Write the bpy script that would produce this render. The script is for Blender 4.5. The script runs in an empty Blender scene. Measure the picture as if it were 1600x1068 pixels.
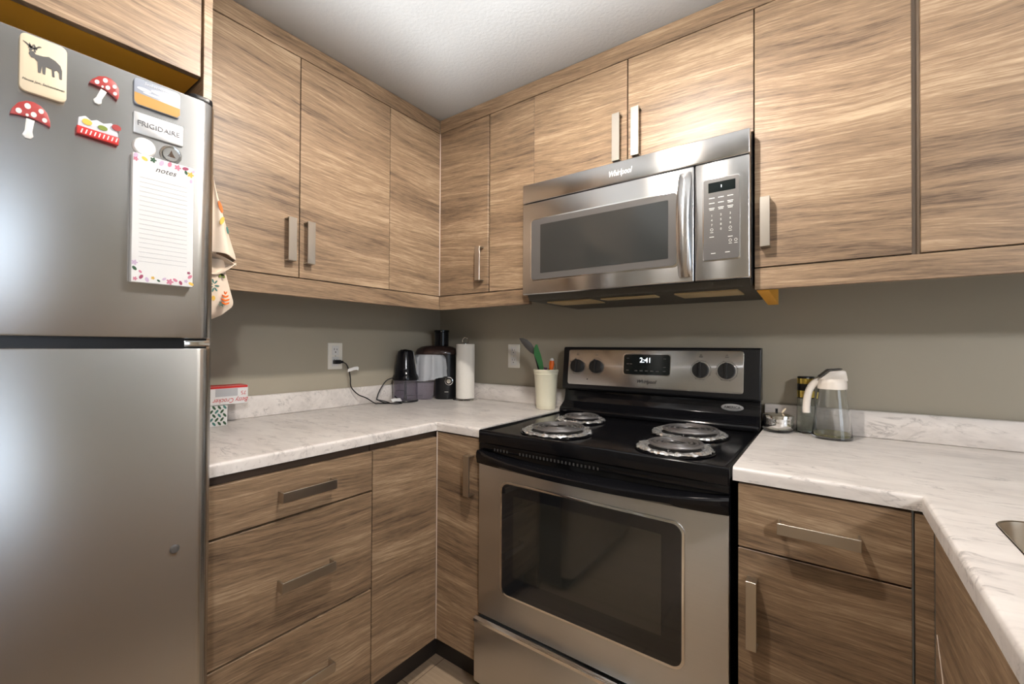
import bpy, bmesh, math, random
from mathutils import Vector, Matrix
random.seed(7)
SC = bpy.context.scene
COL = SC.collection
PI = math.pi

# ------------------------------------------------------------------ camera, world, exposure
CAM = Vector((1.7848, -1.7482, 1.1885))
_yaw, _pit, _rol = math.radians(36.1674), math.radians(0.5674), math.radians(0.2901)
_F = Vector((-math.sin(_yaw) * math.cos(_pit), math.cos(_yaw) * math.cos(_pit), math.sin(_pit)))
_R = Vector((math.cos(_yaw), math.sin(_yaw), 0))
_U = _R.cross(_F)
_R2 = _R * math.cos(_rol) + _U * math.sin(_rol)
_U2 = -_R * math.sin(_rol) + _U * math.cos(_rol)
cam = bpy.data.cameras.new('camera')
cam.sensor_width = 36.0
cam.lens = 15.241
cam.clip_start = 0.02
cam_o = bpy.data.objects.new('camera', cam)
COL.objects.link(cam_o)
m4 = Matrix((_R2, _U2, -_F)).transposed().to_4x4()
m4.translation = CAM
cam_o.matrix_world = m4
SC.camera = cam_o
SC.view_settings.view_transform = 'Standard'
SC.view_settings.look = 'None'
SC.view_settings.gamma = 1.0
SC.view_settings.use_curve_mapping = False
SC.view_settings.exposure = -0.38

W = bpy.data.worlds.new('sky')
SC.world = W
W.use_nodes = True
W.node_tree.nodes['Background'].inputs[0].default_value = (0.55, 0.72, 1.0, 1)
W.node_tree.nodes['Background'].inputs[1].default_value = 1.2

LAMP_MAIN = 1800.0     # emission of the kitchen lamp's globe
UPLIGHT_ADDED = 150000.0    # emission of the unseen uplight added to brighten the ceiling
LAMP_FAR = 560.0       # emission of the far ceiling lamp
DAYLIGHT = 36.0      # watts through the side window

def area(name, loc, rot, sx, sy, power, col):
    l = bpy.data.lights.new(name, 'AREA')
    l.shape = 'RECTANGLE'; l.size = sx; l.size_y = sy
    l.energy = power; l.color = col
    o = bpy.data.objects.new(name, l)
    o.location = loc; o.rotation_euler = rot
    COL.objects.link(o)
    return o
# daylight entering through the window in the far right wall
area('window_daylight', (5.06, -2.10, 1.05), (0, PI / 2, 0), 2.0, 1.75, DAYLIGHT, (0.78, 0.89, 1.0))

# ------------------------------------------------------------------ materials
def srgb(r, g, b):
    f = lambda c: (c / 255 / 12.92) if c / 255 <= 0.04045 else ((c / 255 + 0.055) / 1.055) ** 2.4
    return (f(r), f(g), f(b), 1)

def newmat(name):
    m = bpy.data.materials.new(name)
    m.use_nodes = True
    nt = m.node_tree
    return m, nt, nt.nodes['Principled BSDF'], nt.links

def simple(name, col, rough=0.5, metal=0.0, spec=0.5, coat=0.0, bump=0.0, bscale=200.0, emit=None, estr=0.0, trans=0.0, ior=1.45, alpha=1.0, vary=0.04):
    m, nt, b, L = newmat(name)
    b.inputs['Base Color'].default_value = col
    b.inputs['Roughness'].default_value = rough
    b.inputs['Metallic'].default_value = metal
    b.inputs['Specular IOR Level'].default_value = spec
    b.inputs['Coat Weight'].default_value = coat
    b.inputs['Coat Roughness'].default_value = 0.05
    b.inputs['Transmission Weight'].default_value = trans
    b.inputs['IOR'].default_value = ior
    b.inputs['Alpha'].default_value = alpha
    if emit:
        b.inputs['Emission Color'].default_value = emit
        b.inputs['Emission Strength'].default_value = estr
    tc = nt.nodes.new('ShaderNodeTexCoord')
    n = nt.nodes.new('ShaderNodeTexNoise')
    n.inputs['Scale'].default_value = bscale
    n.inputs['Detail'].default_value = 3
    L.new(tc.outputs['Object'], n.inputs['Vector'])
    if vary:
        mr = nt.nodes.new('ShaderNodeMapRange')
        mr.inputs['To Min'].default_value = max(0.0, rough - vary)
        mr.inputs['To Max'].default_value = min(1.0, rough + vary)
        L.new(n.outputs['Fac'], mr.inputs['Value'])
        L.new(mr.outputs['Result'], b.inputs['Roughness'])
    if bump:
        bp = nt.nodes.new('ShaderNodeBump')
        bp.inputs['Strength'].default_value = bump
        bp.inputs['Distance'].default_value = 0.002
        L.new(n.outputs['Fac'], bp.inputs['Height'])
        L.new(bp.outputs['Normal'], b.inputs['Normal'])
    return m

def uz(nt, L, along='xy'):
    """object coordinates as (u, z, random): u runs along the face, z up, offset per object"""
    tc = nt.nodes.new('ShaderNodeTexCoord')
    sp = nt.nodes.new('ShaderNodeSeparateXYZ')
    L.new(tc.outputs['Object'], sp.inputs[0])
    ad = nt.nodes.new('ShaderNodeMath'); ad.operation = 'ADD'
    L.new(sp.outputs['X'], ad.inputs[0]); L.new(sp.outputs['Y'], ad.inputs[1])
    oi = nt.nodes.new('ShaderNodeObjectInfo')
    rm = nt.nodes.new('ShaderNodeMath'); rm.operation = 'MULTIPLY'; rm.inputs[1].default_value = 23.0
    L.new(oi.outputs['Random'], rm.inputs[0])
    cb = nt.nodes.new('ShaderNodeCombineXYZ')
    L.new(ad.outputs[0], cb.inputs['X']); L.new(sp.outputs['Z'], cb.inputs['Y']); L.new(rm.outputs[0], cb.inputs['Z'])
    return cb.outputs[0]

def scaled(nt, L, vec, s):
    mp = nt.nodes.new('ShaderNodeVectorMath'); mp.operation = 'MULTIPLY'
    mp.inputs[1].default_value = s
    L.new(vec, mp.inputs[0])
    return mp.outputs[0]

def noise(nt, L, vec, scale=1.0, detail=4, rough=0.6, dist=0.0):
    n = nt.nodes.new('ShaderNodeTexNoise')
    n.inputs['Scale'].default_value = scale
    n.inputs['Detail'].default_value = detail
    n.inputs['Roughness'].default_value = rough
    n.inputs['Distortion'].default_value = dist
    L.new(vec, n.inputs['Vector'])
    return n.outputs['Fac']

def mathn(nt, L, op, a, b):
    n = nt.nodes.new('ShaderNodeMath'); n.operation = op
    for i, v in enumerate((a, b)):
        if isinstance(v, (int, float)): n.inputs[i].default_value = v
        else: L.new(v, n.inputs[i])
    return n.outputs[0]

def ramp(nt, L, fac, stops):
    r = nt.nodes.new('ShaderNodeValToRGB')
    e = r.color_ramp.elements
    while len(e) < len(stops): e.new(0.5)
    for i, (p, c) in enumerate(stops):
        e[i].position = p; e[i].color = c
    L.new(fac, r.inputs['Fac'])
    return r.outputs['Color']

def wood_mat(name, slant=0.06, dark=(80, 64, 50), mid=(147, 122, 96), light=(185, 161, 132)):
    m, nt, b, L = newmat(name)
    v = uz(nt, L)
    # slow waviness of the grain
    w = noise(nt, L, scaled(nt, L, v, (1.9, 3.6, 1.0)), 1.0, 2, 0.45)
    w = mathn(nt, L, 'MULTIPLY', mathn(nt, L, 'SUBTRACT', w, 0.5), 0.075)
    sp = nt.nodes.new('ShaderNodeSeparateXYZ'); L.new(v, sp.inputs[0])
    sl = mathn(nt, L, 'MULTIPLY', sp.outputs['X'], slant)
    z2 = mathn(nt, L, 'ADD', mathn(nt, L, 'ADD', sp.outputs['Y'], w), sl)
    cb = nt.nodes.new('ShaderNodeCombineXYZ')
    L.new(sp.outputs['X'], cb.inputs['X']); L.new(z2, cb.inputs['Y']); L.new(sp.outputs['Z'], cb.inputs['Z'])
    g = cb.outputs[0]
    broad = noise(nt, L, scaled(nt, L, g, (0.9, 9.0, 1.0)), 1.0, 3, 0.55)
    band = noise(nt, L, scaled(nt, L, g, (3.2, 56.0, 1.0)), 1.0, 8, 0.74)
    mid_ = noise(nt, L, scaled(nt, L, g, (9.0, 190.0, 1.0)), 1.0, 4, 0.65)
    fine = noise(nt, L, scaled(nt, L, g, (26.0, 520.0, 1.0)), 1.0, 3, 0.65)
    s = mathn(nt, L, 'ADD', mathn(nt, L, 'MULTIPLY', broad, 0.28), mathn(nt, L, 'MULTIPLY', band, 0.36))
    s = mathn(nt, L, 'ADD', s, mathn(nt, L, 'MULTIPLY', mid_, 0.22))
    s = mathn(nt, L, 'ADD', s, mathn(nt, L, 'MULTIPLY', fine, 0.18))
    c = ramp(nt, L, s, [(0.41, srgb(*dark)), (0.485, srgb(*[(a + 2 * d) // 3 for a, d in zip(dark, mid)])), (0.545, srgb(*mid)), (0.635, srgb(*light))])
    L.new(c, b.inputs['Base Color'])
    b.inputs['Roughness'].default_value = 0.42
    b.inputs['Specular IOR Level'].default_value = 0.45
    bp = nt.nodes.new('ShaderNodeBump'); bp.inputs['Strength'].default_value = 0.18; bp.inputs['Distance'].default_value = 0.001
    L.new(fine, bp.inputs['Height']); L.new(bp.outputs['Normal'], b.inputs['Normal'])
    return m

def marble_mat(name):
    m, nt, b, L = newmat(name)
    tc = nt.nodes.new('ShaderNodeTexCoord')
    mp = nt.nodes.new('ShaderNodeMapping')
    mp.inputs['Rotation'].default_value = (0.55, 0.35, -0.30)
    mp.inputs['Scale'].default_value = (4.5, 13.0, 13.0)
    L.new(tc.outputs['Object'], mp.inputs['Vector'])
    v = mp.outputs[0]
    n1 = noise(nt, L, v, 1.6, 6, 0.62, 0.9)
    d = mathn(nt, L, 'ABSOLUTE', mathn(nt, L, 'SUBTRACT', n1, 0.5), 0)
    vein = ramp(nt, L, d, [(0.0, (1, 1, 1, 1)), (0.016, (0.35, 0.35, 0.35, 1)), (0.05, (0, 0, 0, 1))])
    mask = ramp(nt, L, noise(nt, L, v, 1.9, 4, 0.6), [(0.46, (0, 0, 0, 1)), (0.64, (1, 1, 1, 1))])
    vm = mathn(nt, L, 'MULTIPLY', vein, mask)
    fl = noise(nt, L, scaled(nt, L, v, (1.2, 3.2, 3.2)), 2.2, 5, 0.65)
    fleck = ramp(nt, L, fl, [(0.60, (0, 0, 0, 1)), (0.74, (1, 1, 1, 1))])
    vm = mathn(nt, L, 'MAXIMUM', mathn(nt, L, 'MULTIPLY', vm, 0.8), mathn(nt, L, 'MULTIPLY', fleck, 0.55))
    cloud = noise(nt, L, v, 0.9, 5, 0.65, 0.4)
    base = ramp(nt, L, cloud, [(0.3, srgb(198, 191, 185)), (0.5, srgb(219, 212, 206)), (0.72, srgb(230, 224, 218))])
    mx = nt.nodes.new('ShaderNodeMix'); mx.data_type = 'RGBA'
    L.new(mathn(nt, L, 'MULTIPLY', vm, 0.75), mx.inputs['Factor'])
    L.new(base, mx.inputs['A']); mx.inputs['B'].default_value = srgb(116, 108, 104)
    L.new(mx.outputs['Result'], b.inputs['Base Color'])
    b.inputs['Roughness'].default_value = 0.34
    return m

def steel_mat(name, col=(0.60, 0.585, 0.57), rough=0.30, aniso=0.75, streak=0.05, bumpS=0.03, fine=700.0):
    """brushed along the horizontal: reflections smear up and down"""
    m, nt, b, L = newmat(name)
    b.inputs['Metallic'].default_value = 1.0
    v = uz(nt, L)
    n = noise(nt, L, scaled(nt, L, v, (4.0, fine, 1.0)), 1.0, 4, 0.75)
    smudge = noise(nt, L, scaled(nt, L, v, (3, 2, 1)), 1.0, 2, 0.5)
    c0 = tuple(x * (1 - streak) for x in col) + (1,)
    c1 = tuple(min(1, x * (1 + streak)) for x in col) + (1,)
    mx = nt.nodes.new('ShaderNodeMix'); mx.data_type = 'RGBA'
    L.new(n, mx.inputs['Factor']); mx.inputs['A'].default_value = c0; mx.inputs['B'].default_value = c1
    L.new(mx.outputs['Result'], b.inputs['Base Color'])
    L.new(mathn(nt, L, 'ADD', mathn(nt, L, 'MULTIPLY', smudge, 0.05), rough - 0.025), b.inputs['Roughness'])
    tg = nt.nodes.new('ShaderNodeTangent'); tg.direction_type = 'RADIAL'; tg.axis = 'Z'
    L.new(tg.outputs[0], b.inputs['Tangent'])
    b.inputs['Anisotropic'].default_value = aniso
    b.inputs['Anisotropic Rotation'].default_value = 0.25
    bp = nt.nodes.new('ShaderNodeBump'); bp.inputs['Strength'].default_value = bumpS; bp.inputs['Distance'].default_value = 0.0006
    L.new(n, bp.inputs['Height']); L.new(bp.outputs['Normal'], b.inputs['Normal'])
    return m

def paint_mat(name, c, rough=0.6, bump=0.12, sc=140):
    m, nt, b, L = newmat(name)
    tc = nt.nodes.new('ShaderNodeTexCoord')
    n = noise(nt, L, tc.outputs['Object'], sc, 4, 0.6)
    c0 = tuple(x * 0.97 for x in c[:3]) + (1,)
    L.new(ramp(nt, L, noise(nt, L, tc.outputs['Object'], 3.0, 2, 0.5), [(0.3, c0), (0.7, c)]), b.inputs['Base Color'])
    b.inputs['Roughness'].default_value = rough
    bp = nt.nodes.new('ShaderNodeBump'); bp.inputs['Strength'].default_value = bump; bp.inputs['Distance'].default_value = 0.002
    L.new(n, bp.inputs['Height']); L.new(bp.outputs['Normal'], b.inputs['Normal'])
    return m

def floor_mat(name):
    m, nt, b, L = newmat(name)
    tc = nt.nodes.new('ShaderNodeTexCoord')
    br = nt.nodes.new('ShaderNodeTexBrick')
    br.inputs['Scale'].default_value = 1.0
    br.inputs['Brick Width'].default_value = 1.2; br.inputs['Row Height'].default_value = 0.18
    br.inputs['Mortar Size'].default_value = 0.0015
    br.inputs['Color1'].default_value = srgb(203, 180, 152); br.inputs['Color2'].default_value = srgb(191, 166, 138)
    br.inputs['Mortar'].default_value = srgb(120, 100, 82)
    L.new(tc.outputs['Object'], br.inputs['Vector'])
    g = noise(nt, L, scaled(nt, L, tc.outputs['Object'], (3, 70, 1)), 1.0, 4, 0.6)
    mx = nt.nodes.new('ShaderNodeMix'); mx.data_type = 'RGBA'; mx.blend_type = 'MULTIPLY'
    mx.inputs['Factor'].default_value = 0.6
    L.new(br.outputs['Color'], mx.inputs['A'])
    L.new(ramp(nt, L, g, [(0.3, (0.72, 0.68, 0.64, 1)), (0.65, (1, 1, 1, 1))]), mx.inputs['B'])
    L.new(mx.outputs['Result'], b.inputs['Base Color'])
    b.inputs['Roughness'].default_value = 0.4
    return m

WOOD = wood_mat('wood_laminate')
CARC = simple('carcass_brown', srgb(72, 58, 47), 0.55, bscale=60)
RAW = simple('amber_board', srgb(236, 170, 52), 0.5, bscale=90)
GAPM = simple('gap_board', srgb(112, 98, 84), 0.5, bscale=90)
EDGE = simple('pale_edge_band', srgb(214, 200, 186), 0.5, bscale=90)
TOE = simple('toe_kick_dark', srgb(46, 40, 36), 0.5, bscale=60)
MARBLE = marble_mat('marble_laminate')
STEEL = steel_mat('stainless', (0.59, 0.585, 0.58), 0.23, 0.85)
STEEL_F = steel_mat('stainless_fridge', (0.60, 0.595, 0.585), 0.24, 0.88, 0.05, 0.02)
STEEL_V = steel_mat('stainless_range', (0.63, 0.625, 0.62), 0.32, 0.7)
STEEL_D = steel_mat('stainless_sink', (0.52, 0.44, 0.34), 0.34, 0.3)
NICKEL = simple('satin_nickel', (0.50, 0.46, 0.40, 1), 0.33, 1.0, bscale=500)
CHROME = simple('chrome', (0.80, 0.79, 0.77, 1), 0.10, 1.0, bscale=40, vary=0.03)
FOIL = simple('crumpled_foil', (0.95, 0.94, 0.92, 1), 0.22, 0.85, bump=0.6, bscale=110)
BLACK_E = simple('black_enamel', (0.005, 0.005, 0.006, 1), 0.12, spec=0.32, bscale=30, vary=0.03)
BLACK_P = simple('black_plastic', (0.008, 0.008, 0.009, 1), 0.30, spec=0.4, bscale=150)
BLACK_M = simple('black_matte', (0.018, 0.017, 0.016, 1), 0.55, bscale=150)
COILM = simple('burner_coil_metal', (0.24, 0.225, 0.22, 1), 0.36, 0.75, bscale=200)
DGLASS = simple('dark_oven_glass', (0.012, 0.013, 0.015, 1), 0.05, spec=0.8, bscale=20, vary=0.02)
DGLASS2 = simple('oven_window_glass', (0.022, 0.022, 0.019, 1), 0.06, spec=0.9, coat=0.4, bscale=20, vary=0.02)
MGLASS = simple('microwave_window', (0.030, 0.032, 0.031, 1), 0.10, spec=0.8, bscale=20, vary=0.02)
GREYP = simple('grey_panel_plastic', srgb(84, 81, 79), 0.38, bscale=100)
LCD = simple('dark_display', (0.006, 0.010, 0.010, 1), 0.10, spec=0.6, bscale=20, vary=0.02)
GLOWT = simple('lit_digits', (0.8, 0.85, 0.9, 1), 0.5, emit=(0.85, 0.92, 1.0, 1), estr=3.0, vary=0)
WHITE = simple('white_plastic', srgb(224, 219, 208), 0.35, bscale=100)
WHITE2 = simple('white_glossy', srgb(218, 216, 212), 0.22, bscale=60)
PAPER = simple('paper_white', srgb(214, 213, 211), 0.8, bscale=80)
PTOWEL = simple('paper_towel_white', srgb(226, 221, 212), 0.9, bump=0.5, bscale=220)
INK = simple('dark_ink', srgb(52, 50, 50), 0.7, bscale=50)
INK_L = simple('pale_grey_ink', srgb(172, 172, 174), 0.8, bscale=50)
SILVER_INK = simple('silver_lettering', (0.75, 0.74, 0.72, 1), 0.25, 0.9, bscale=50)
LOGO_W = simple('bright_lettering', srgb(236, 234, 228), 0.4, bscale=50)
INK_M = simple('mid_grey_lettering', srgb(112, 112, 114), 0.4, 0.3, bscale=50)
LABEL_INK = simple('pale_lettering', srgb(205, 203, 198), 0.6, bscale=50)
RED = simple('mushroom_red', srgb(158, 52, 50), 0.45, bscale=60)
RED_INK = simple('red_print', srgb(188, 36, 32), 0.55, bscale=60)
BOARD_W = simple('pale_maple', srgb(208, 192, 164), 0.5, bscale=25)
SKY_P = simple('printed_cloud_grey', srgb(142, 148, 160), 0.35, bscale=25)
SKY_W = simple('printed_cloud_white', srgb(204, 206, 210), 0.35, bscale=25)
WHEAT = simple('printed_wheat_gold', srgb(178, 138, 72), 0.35, bscale=60)
GREY_MOOSE = simple('moose_grey', srgb(86, 84, 82), 0.5, bscale=60)
BADGE = simple('badge_silver', (0.42, 0.42, 0.42, 1), 0.40, 0.7, bscale=90)
CERAMIC = simple('cream_ceramic', srgb(214, 208, 184), 0.30, coat=0.3, bscale=30)
GREEN = simple('green_silicone', srgb(38, 112, 52), 0.42, bscale=60)
GREY_SIL = simple('grey_silicone', srgb(72, 68, 64), 0.5, bscale=60)
ORANGE = simple('orange_handle', srgb(232, 106, 24), 0.4, bscale=60)
PURPLE = simple('purple_handle', srgb(84, 40, 76), 0.4, bscale=60)
GLASS = simple('clear_glass', (0.99, 0.995, 0.985, 1), 0.02, trans=1.0, ior=1.45, bscale=10, vary=0)
GLASS_G = simple('greenish_glass', (0.95, 0.975, 0.93, 1), 0.03, trans=1.0, ior=1.45, bscale=10, vary=0)
OILM = simple('oil_yellow', (0.75, 0.72, 0.30, 1), 0.05, trans=0.9, ior=1.46, bscale=10, vary=0)
SMOKY = simple('smoky_plastic', (0.84, 0.80, 0.88, 1), 0.05, trans=0.95, ior=1.22, bscale=20, vary=0)
BROWNLID = simple('dark_translucent_lid', (0.05, 0.03, 0.025, 1), 0.12, trans=0.25, bscale=20, vary=0)
BAG = simple('thin_plastic_bag', srgb(232, 236, 240), 0.16, spec=0.8, trans=0.25, ior=1.3, alpha=0.55, bump=1.0, bscale=34, vary=0)
GOLD = simple('gold_band', (0.83, 0.62, 0.14, 1), 0.22, 1.0, bscale=60)
CREAMP = simple('cream_plastic', srgb(226, 216, 204), 0.35, bscale=60)
TOWEL = simple('cream_cotton', srgb(226, 208, 188), 0.95, spec=0.2, bump=0.6, bscale=900)
TEAL = simple('teal_print', srgb(72, 120, 112), 0.9, bscale=60)
LEAFG = simple('leaf_green_print', srgb(118, 132, 62), 0.9, bscale=60)
LEAFD = simple('dark_leaf_print', srgb(44, 78, 52), 0.6, bscale=60)
YELLOWP = simple('yellow_print', srgb(222, 180, 84), 0.9, bscale=60)
PINKP = simple('pink_print', srgb(196, 122, 142), 0.8, bscale=60)
PLUMP = simple('plum_print', srgb(150, 72, 96), 0.8, bscale=60)
LILAC = simple('lilac_print', srgb(190, 168, 192), 0.8, bscale=60)
WALLM = paint_mat('wall_paint_taupe', srgb(164, 156, 139), 0.5, 0.06, 300)
CEILM = paint_mat('ceiling_paint', srgb(178, 179, 178), 0.8, 0.5, 90)
FLOORM = floor_mat('plank_floor')
FILTER = simple('filter_beige', srgb(196, 172, 128), 0.5, 0.2, bump=0.5, bscale=300)
UNDER = simple('microwave_underside', srgb(58, 54, 46), 0.4, 0.3, bscale=80)
LAMPGLOW = simple('lamp_glow', (1, 1, 1, 1), 0.5, emit=(1.0, 0.93, 0.86, 1), estr=LAMP_MAIN, vary=0)
UPLIGHT_GLOW = simple('added_uplight_glow', (1, 1, 1, 1), 0.5, emit=(0.97, 0.98, 1.0, 1), estr=UPLIGHT_ADDED, vary=0)
LAMPFAR = simple('far_lamp_glow', (1, 1, 1, 1), 0.5, emit=(0.98, 0.98, 1.0, 1), estr=LAMP_FAR, vary=0)
BRASS = simple('brushed_bronze', (0.30, 0.25, 0.20, 1), 0.4, 0.9, bscale=80)

# ------------------------------------------------------------------ mesh builder
X, Y, Z = Vector((1, 0, 0)), Vector((0, 1, 0)), Vector((0, 0, 1))

class MB:
    """collects shapes in world (or local) coordinates into ONE mesh"""
    def __init__(self, mat):
        self.bm = bmesh.new(); self.mats = [mat]; self.k = 0
    def use(self, mat):
        if mat not in self.mats: self.mats.append(mat)
        self.k = self.mats.index(mat); return self
    def _merge(self, t):
        bmesh.ops.recalc_face_normals(t, faces=t.faces)
        vm = {v: self.bm.verts.new(v.co) for v in t.verts}
        for f in t.faces:
            try:
                g = self.bm.faces.new([vm[v] for v in f.verts]); g.material_index = self.k
            except ValueError:
                pass
        t.free(); return self
    def box(self, a, b, bev=0.0, seg=2):
        t = bmesh.new()
        bmesh.ops.create_cube(t, size=1.0)
        lo = Vector([min(p, q) for p, q in zip(a, b)]); hi = Vector([max(p, q) for p, q in zip(a, b)])
        for v in t.verts:
            v.co = Vector([lo[i] + (v.co[i] + 0.5) * (hi[i] - lo[i]) for i in range(3)])
        if bev: bmesh.ops.bevel(t, geom=t.edges[:], offset=bev, segments=seg, profile=0.5, affect='EDGES')
        return self._merge(t)
    def prism(self, pts, o, r, u, depth, bev=0.0, seg=2, front_only=False):
        """polygon pts (a, b) in the plane o + a r + b u, extruded along r x u"""
        t = bmesh.new(); o = Vector(o); r = Vector(r); u = Vector(u); n = r.cross(u).normalized()
        A = [t.verts.new(o + r * a + u * b) for a, b in pts]
        B = [t.verts.new(v.co + n * depth) for v in A]
        N = len(A)
        t.faces.new(A[::-1]); top = t.faces.new(B)
        for i in range(N): t.faces.new([A[i], A[(i + 1) % N], B[(i + 1) % N], B[i]])
        bmesh.ops.recalc_face_normals(t, faces=t.faces)
        if bev:
            ed = list(top.edges) if front_only else t.edges[:]
            bmesh.ops.bevel(t, geom=ed, offset=bev, segments=seg, profile=0.5, affect='EDGES')
        return self._merge(t)
    def lathe(self, prof, c, seg=32, axis=Z, sx=1.0, sy=1.0, ref=None):
        """prof: (radius, height) pairs about the axis through c"""
        t = bmesh.new(); c = Vector(c); axis = Vector(axis).normalized()
        p = Vector(ref) if ref else (X if abs(axis.x) < 0.9 else Y)
        p = (p - axis * p.dot(axis)).normalized(); q = axis.cross(p)
        rings = []
        for r, h in prof:
            if r < 1e-6: rings.append([t.verts.new(c + axis * h)])
            else: rings.append([t.verts.new(c + axis * h + (p * math.cos(2 * PI * i / seg) * sx + q * math.sin(2 * PI * i / seg) * sy) * r) for i in range(seg)])
        for a, b in zip(rings, rings[1:]):
            for i in range(seg):
                j = (i + 1) % seg
                if len(a) == 1 and len(b) == 1: continue
                if len(a) == 1: t.faces.new([a[0], b[j], b[i]])
                elif len(b) == 1: t.faces.new([a[i], a[j], b[0]])
                else: t.faces.new([a[i], a[j], b[j], b[i]])
        return self._merge(t)
    def tube(self, pts, rad, seg=10, closed=False):
        t = bmesh.new(); P = [Vector(p) for p in pts]; N = len(P)
        rads = rad if isinstance(rad, (list, tuple)) else [rad] * N
        tg = []
        for i in range(N):
            a = P[(i - 1) % N] if (closed or i) else P[i]
            b = P[(i + 1) % N] if (closed or i < N - 1) else P[i]
            tg.append((b - a).normalized())
        up = Z if abs(tg[0].z) < 0.9 else X
        s = tg[0].cross(up).normalized()
        rings = []
        for i in range(N):
            s = (s - tg[i] * s.dot(tg[i])).normalized(); w = tg[i].cross(s)
            rings.append([t.verts.new(P[i] + (s * math.cos(2 * PI * k / seg) + w * math.sin(2 * PI * k / seg)) * rads[i]) for k in range(seg)])
        for i in range(N if closed else N - 1):
            a, b = rings[i], rings[(i + 1) % N]
            for k in range(seg): t.faces.new([a[k], a[(k + 1) % seg], b[(k + 1) % seg], b[k]])
        if not closed:
            t.faces.new(rings[0][::-1]); t.faces.new(rings[-1])
        return self._merge(t)
    def loft(self, sections, close_ends=True, cyclic=True):
        """list of rings (lists of points, same count)"""
        t = bmesh.new()
        R = [[t.verts.new(Vector(p)) for p in s] for s in sections]
        n = len(R[0])
        for a, b in zip(R, R[1:]):
            for i in range(n if cyclic else n - 1):
                j = (i + 1) % n
                t.faces.new([a[i], a[j], b[j], b[i]])
        if close_ends and cyclic:
            t.faces.new(R[0][::-1]); t.faces.new(R[-1])
        return self._merge(t)
    def text(self, s, o, r, u, size, depth=0.0006, align='CENTER', shear=0.0, sx=1.0, offset=0.0):
        c = bpy.data.curves.new('t', 'FONT'); c.body = s; c.size = size; c.align_x = align; c.align_y = 'CENTER'
        c.extrude = depth / 2; c.shear = shear; c.resolution_u = 3; c.offset = offset
        ob = bpy.data.objects.new('t', c); COL.objects.link(ob)
        dg = bpy.context.evaluated_depsgraph_get(); dg.update()
        me = bpy.data.meshes.new_from_object(ob.evaluated_get(dg))
        r = Vector(r).normalized(); u = Vector(u).normalized(); n = r.cross(u); o = Vector(o)
        t = bmesh.new(); t.from_mesh(me)
        for v in t.verts: v.co = o + r * (v.co.x * sx) + u * v.co.y + n * (v.co.z + depth / 2)
        bpy.data.objects.remove(ob); bpy.data.curves.remove(c); bpy.data.meshes.remove(me)
        return self._merge(t)

def base_of(o):
    v = Vector((0, 0, 0))
    while o: v += o.location; o = o.parent
    return v

def obj(name, mb, parent=None, origin=None, smooth=35, local=False):
    me = bpy.data.meshes.new(name)
    off = base_of(parent) if parent else (Vector(origin) if origin else Vector((0, 0, 0)))
    if not local:
        for v in mb.bm.verts: v.co -= off
    mb.bm.to_mesh(me); mb.bm.free()
    for m in mb.mats: me.materials.append(m)
    for p in me.polygons: p.use_smooth = True
    me.set_sharp_from_angle(angle=math.radians(smooth))
    o = bpy.data.objects.new(name, me); COL.objects.link(o)
    if parent: o.parent = parent
    elif origin: o.location = origin
    return o

def thing(name, label, cat, loc, group=None):
    o = bpy.data.objects.new(name, None); COL.objects.link(o)
    o.empty_display_size = 0.05; o.location = loc
    o['label'] = label; o['category'] = cat
    if group: o['group'] = group
    return o

def tag(o, label, cat, group=None):
    o['label'] = label; o['category'] = cat
    if group: o['group'] = group
    return o

def struct(name, mb):
    o = obj(name, mb); o['kind'] = 'structure'; return o

def rr(x0, z0, x1, z1, r, n=5):
    P = []
    for cx, cz, a0 in ((x1 - r, z1 - r, 0), (x0 + r, z1 - r, 90), (x0 + r, z0 + r, 180), (x1 - r, z0 + r, 270)):
        for i in range(n + 1):
            a = math.radians(a0 + 90 * i / n); P.append((cx + r * math.cos(a), cz + r * math.sin(a)))
    return P

def ell(cx, cz, a, b, n=24, rot=0.0):
    return [(cx + a * math.cos(t) * math.cos(rot) - b * math.sin(t) * math.sin(rot), cz + a * math.cos(t) * math.sin(rot) + b * math.sin(t) * math.cos(rot)) for t in [2 * PI * i / n for i in range(n)]]

def strap(parent, c, L, n, length=0.140, width=0.026, out=0.030, th=0.0045):
    """flat strap pull: U-shaped bar, centre c on the face, running along L, standing off along n"""
    h = length / 2
    pts = [(-h, 0), (-h, out), (h, out), (h, 0), (h - th, 0), (h - th, out - th), (-h + th, out - th), (-h + th, 0)]
    L = Vector(L); n = Vector(n); w = L.cross(n).normalized()
    mb = MB(NICKEL); mb.prism(pts, Vector(c) - w * width / 2, L, n, width, 0.0006, 1)
    return obj('handle', mb, parent)

CEIL = 2.21
RX, RY = 5.0, -4.6
# ------------------------------------------------------------------ the room
struct('floor', MB(FLOORM).box((-0.1, RY - 0.1, -0.1), (RX + 0.1, 0.1, 0)))
struct('ceiling', MB(CEILM).box((-0.1, RY - 0.1, CEIL), (RX + 0.1, 0.1, CEIL + 0.1)))
struct('wall_left', MB(WALLM).box((-0.1, RY - 0.1, 0), (0, 0.1, CEIL)))
struct('wall_back', MB(WALLM).box((0, 0, 0), (RX + 0.1, 0.1, CEIL)))
struct('wall_rear', MB(WALLM).box((0, RY - 0.1, 0), (RX, RY, CEIL)))
rw = MB(WALLM)   # wall with a window opening
wy0, wy1, wz0, wz1 = -3.0, -1.20, 0.04, 2.06
rw.box((RX, RY - 0.1, 0), (RX + 0.1, wy0, CEIL)); rw.box((RX, wy1, 0), (RX + 0.1, 0, CEIL))
rw.box((RX, wy0, 0), (RX + 0.1, wy1, wz0)); rw.box((RX, wy0, wz1), (RX + 0.1, wy1, CEIL))
struct('wall_right', rw)
fr = MB(WHITE)
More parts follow.
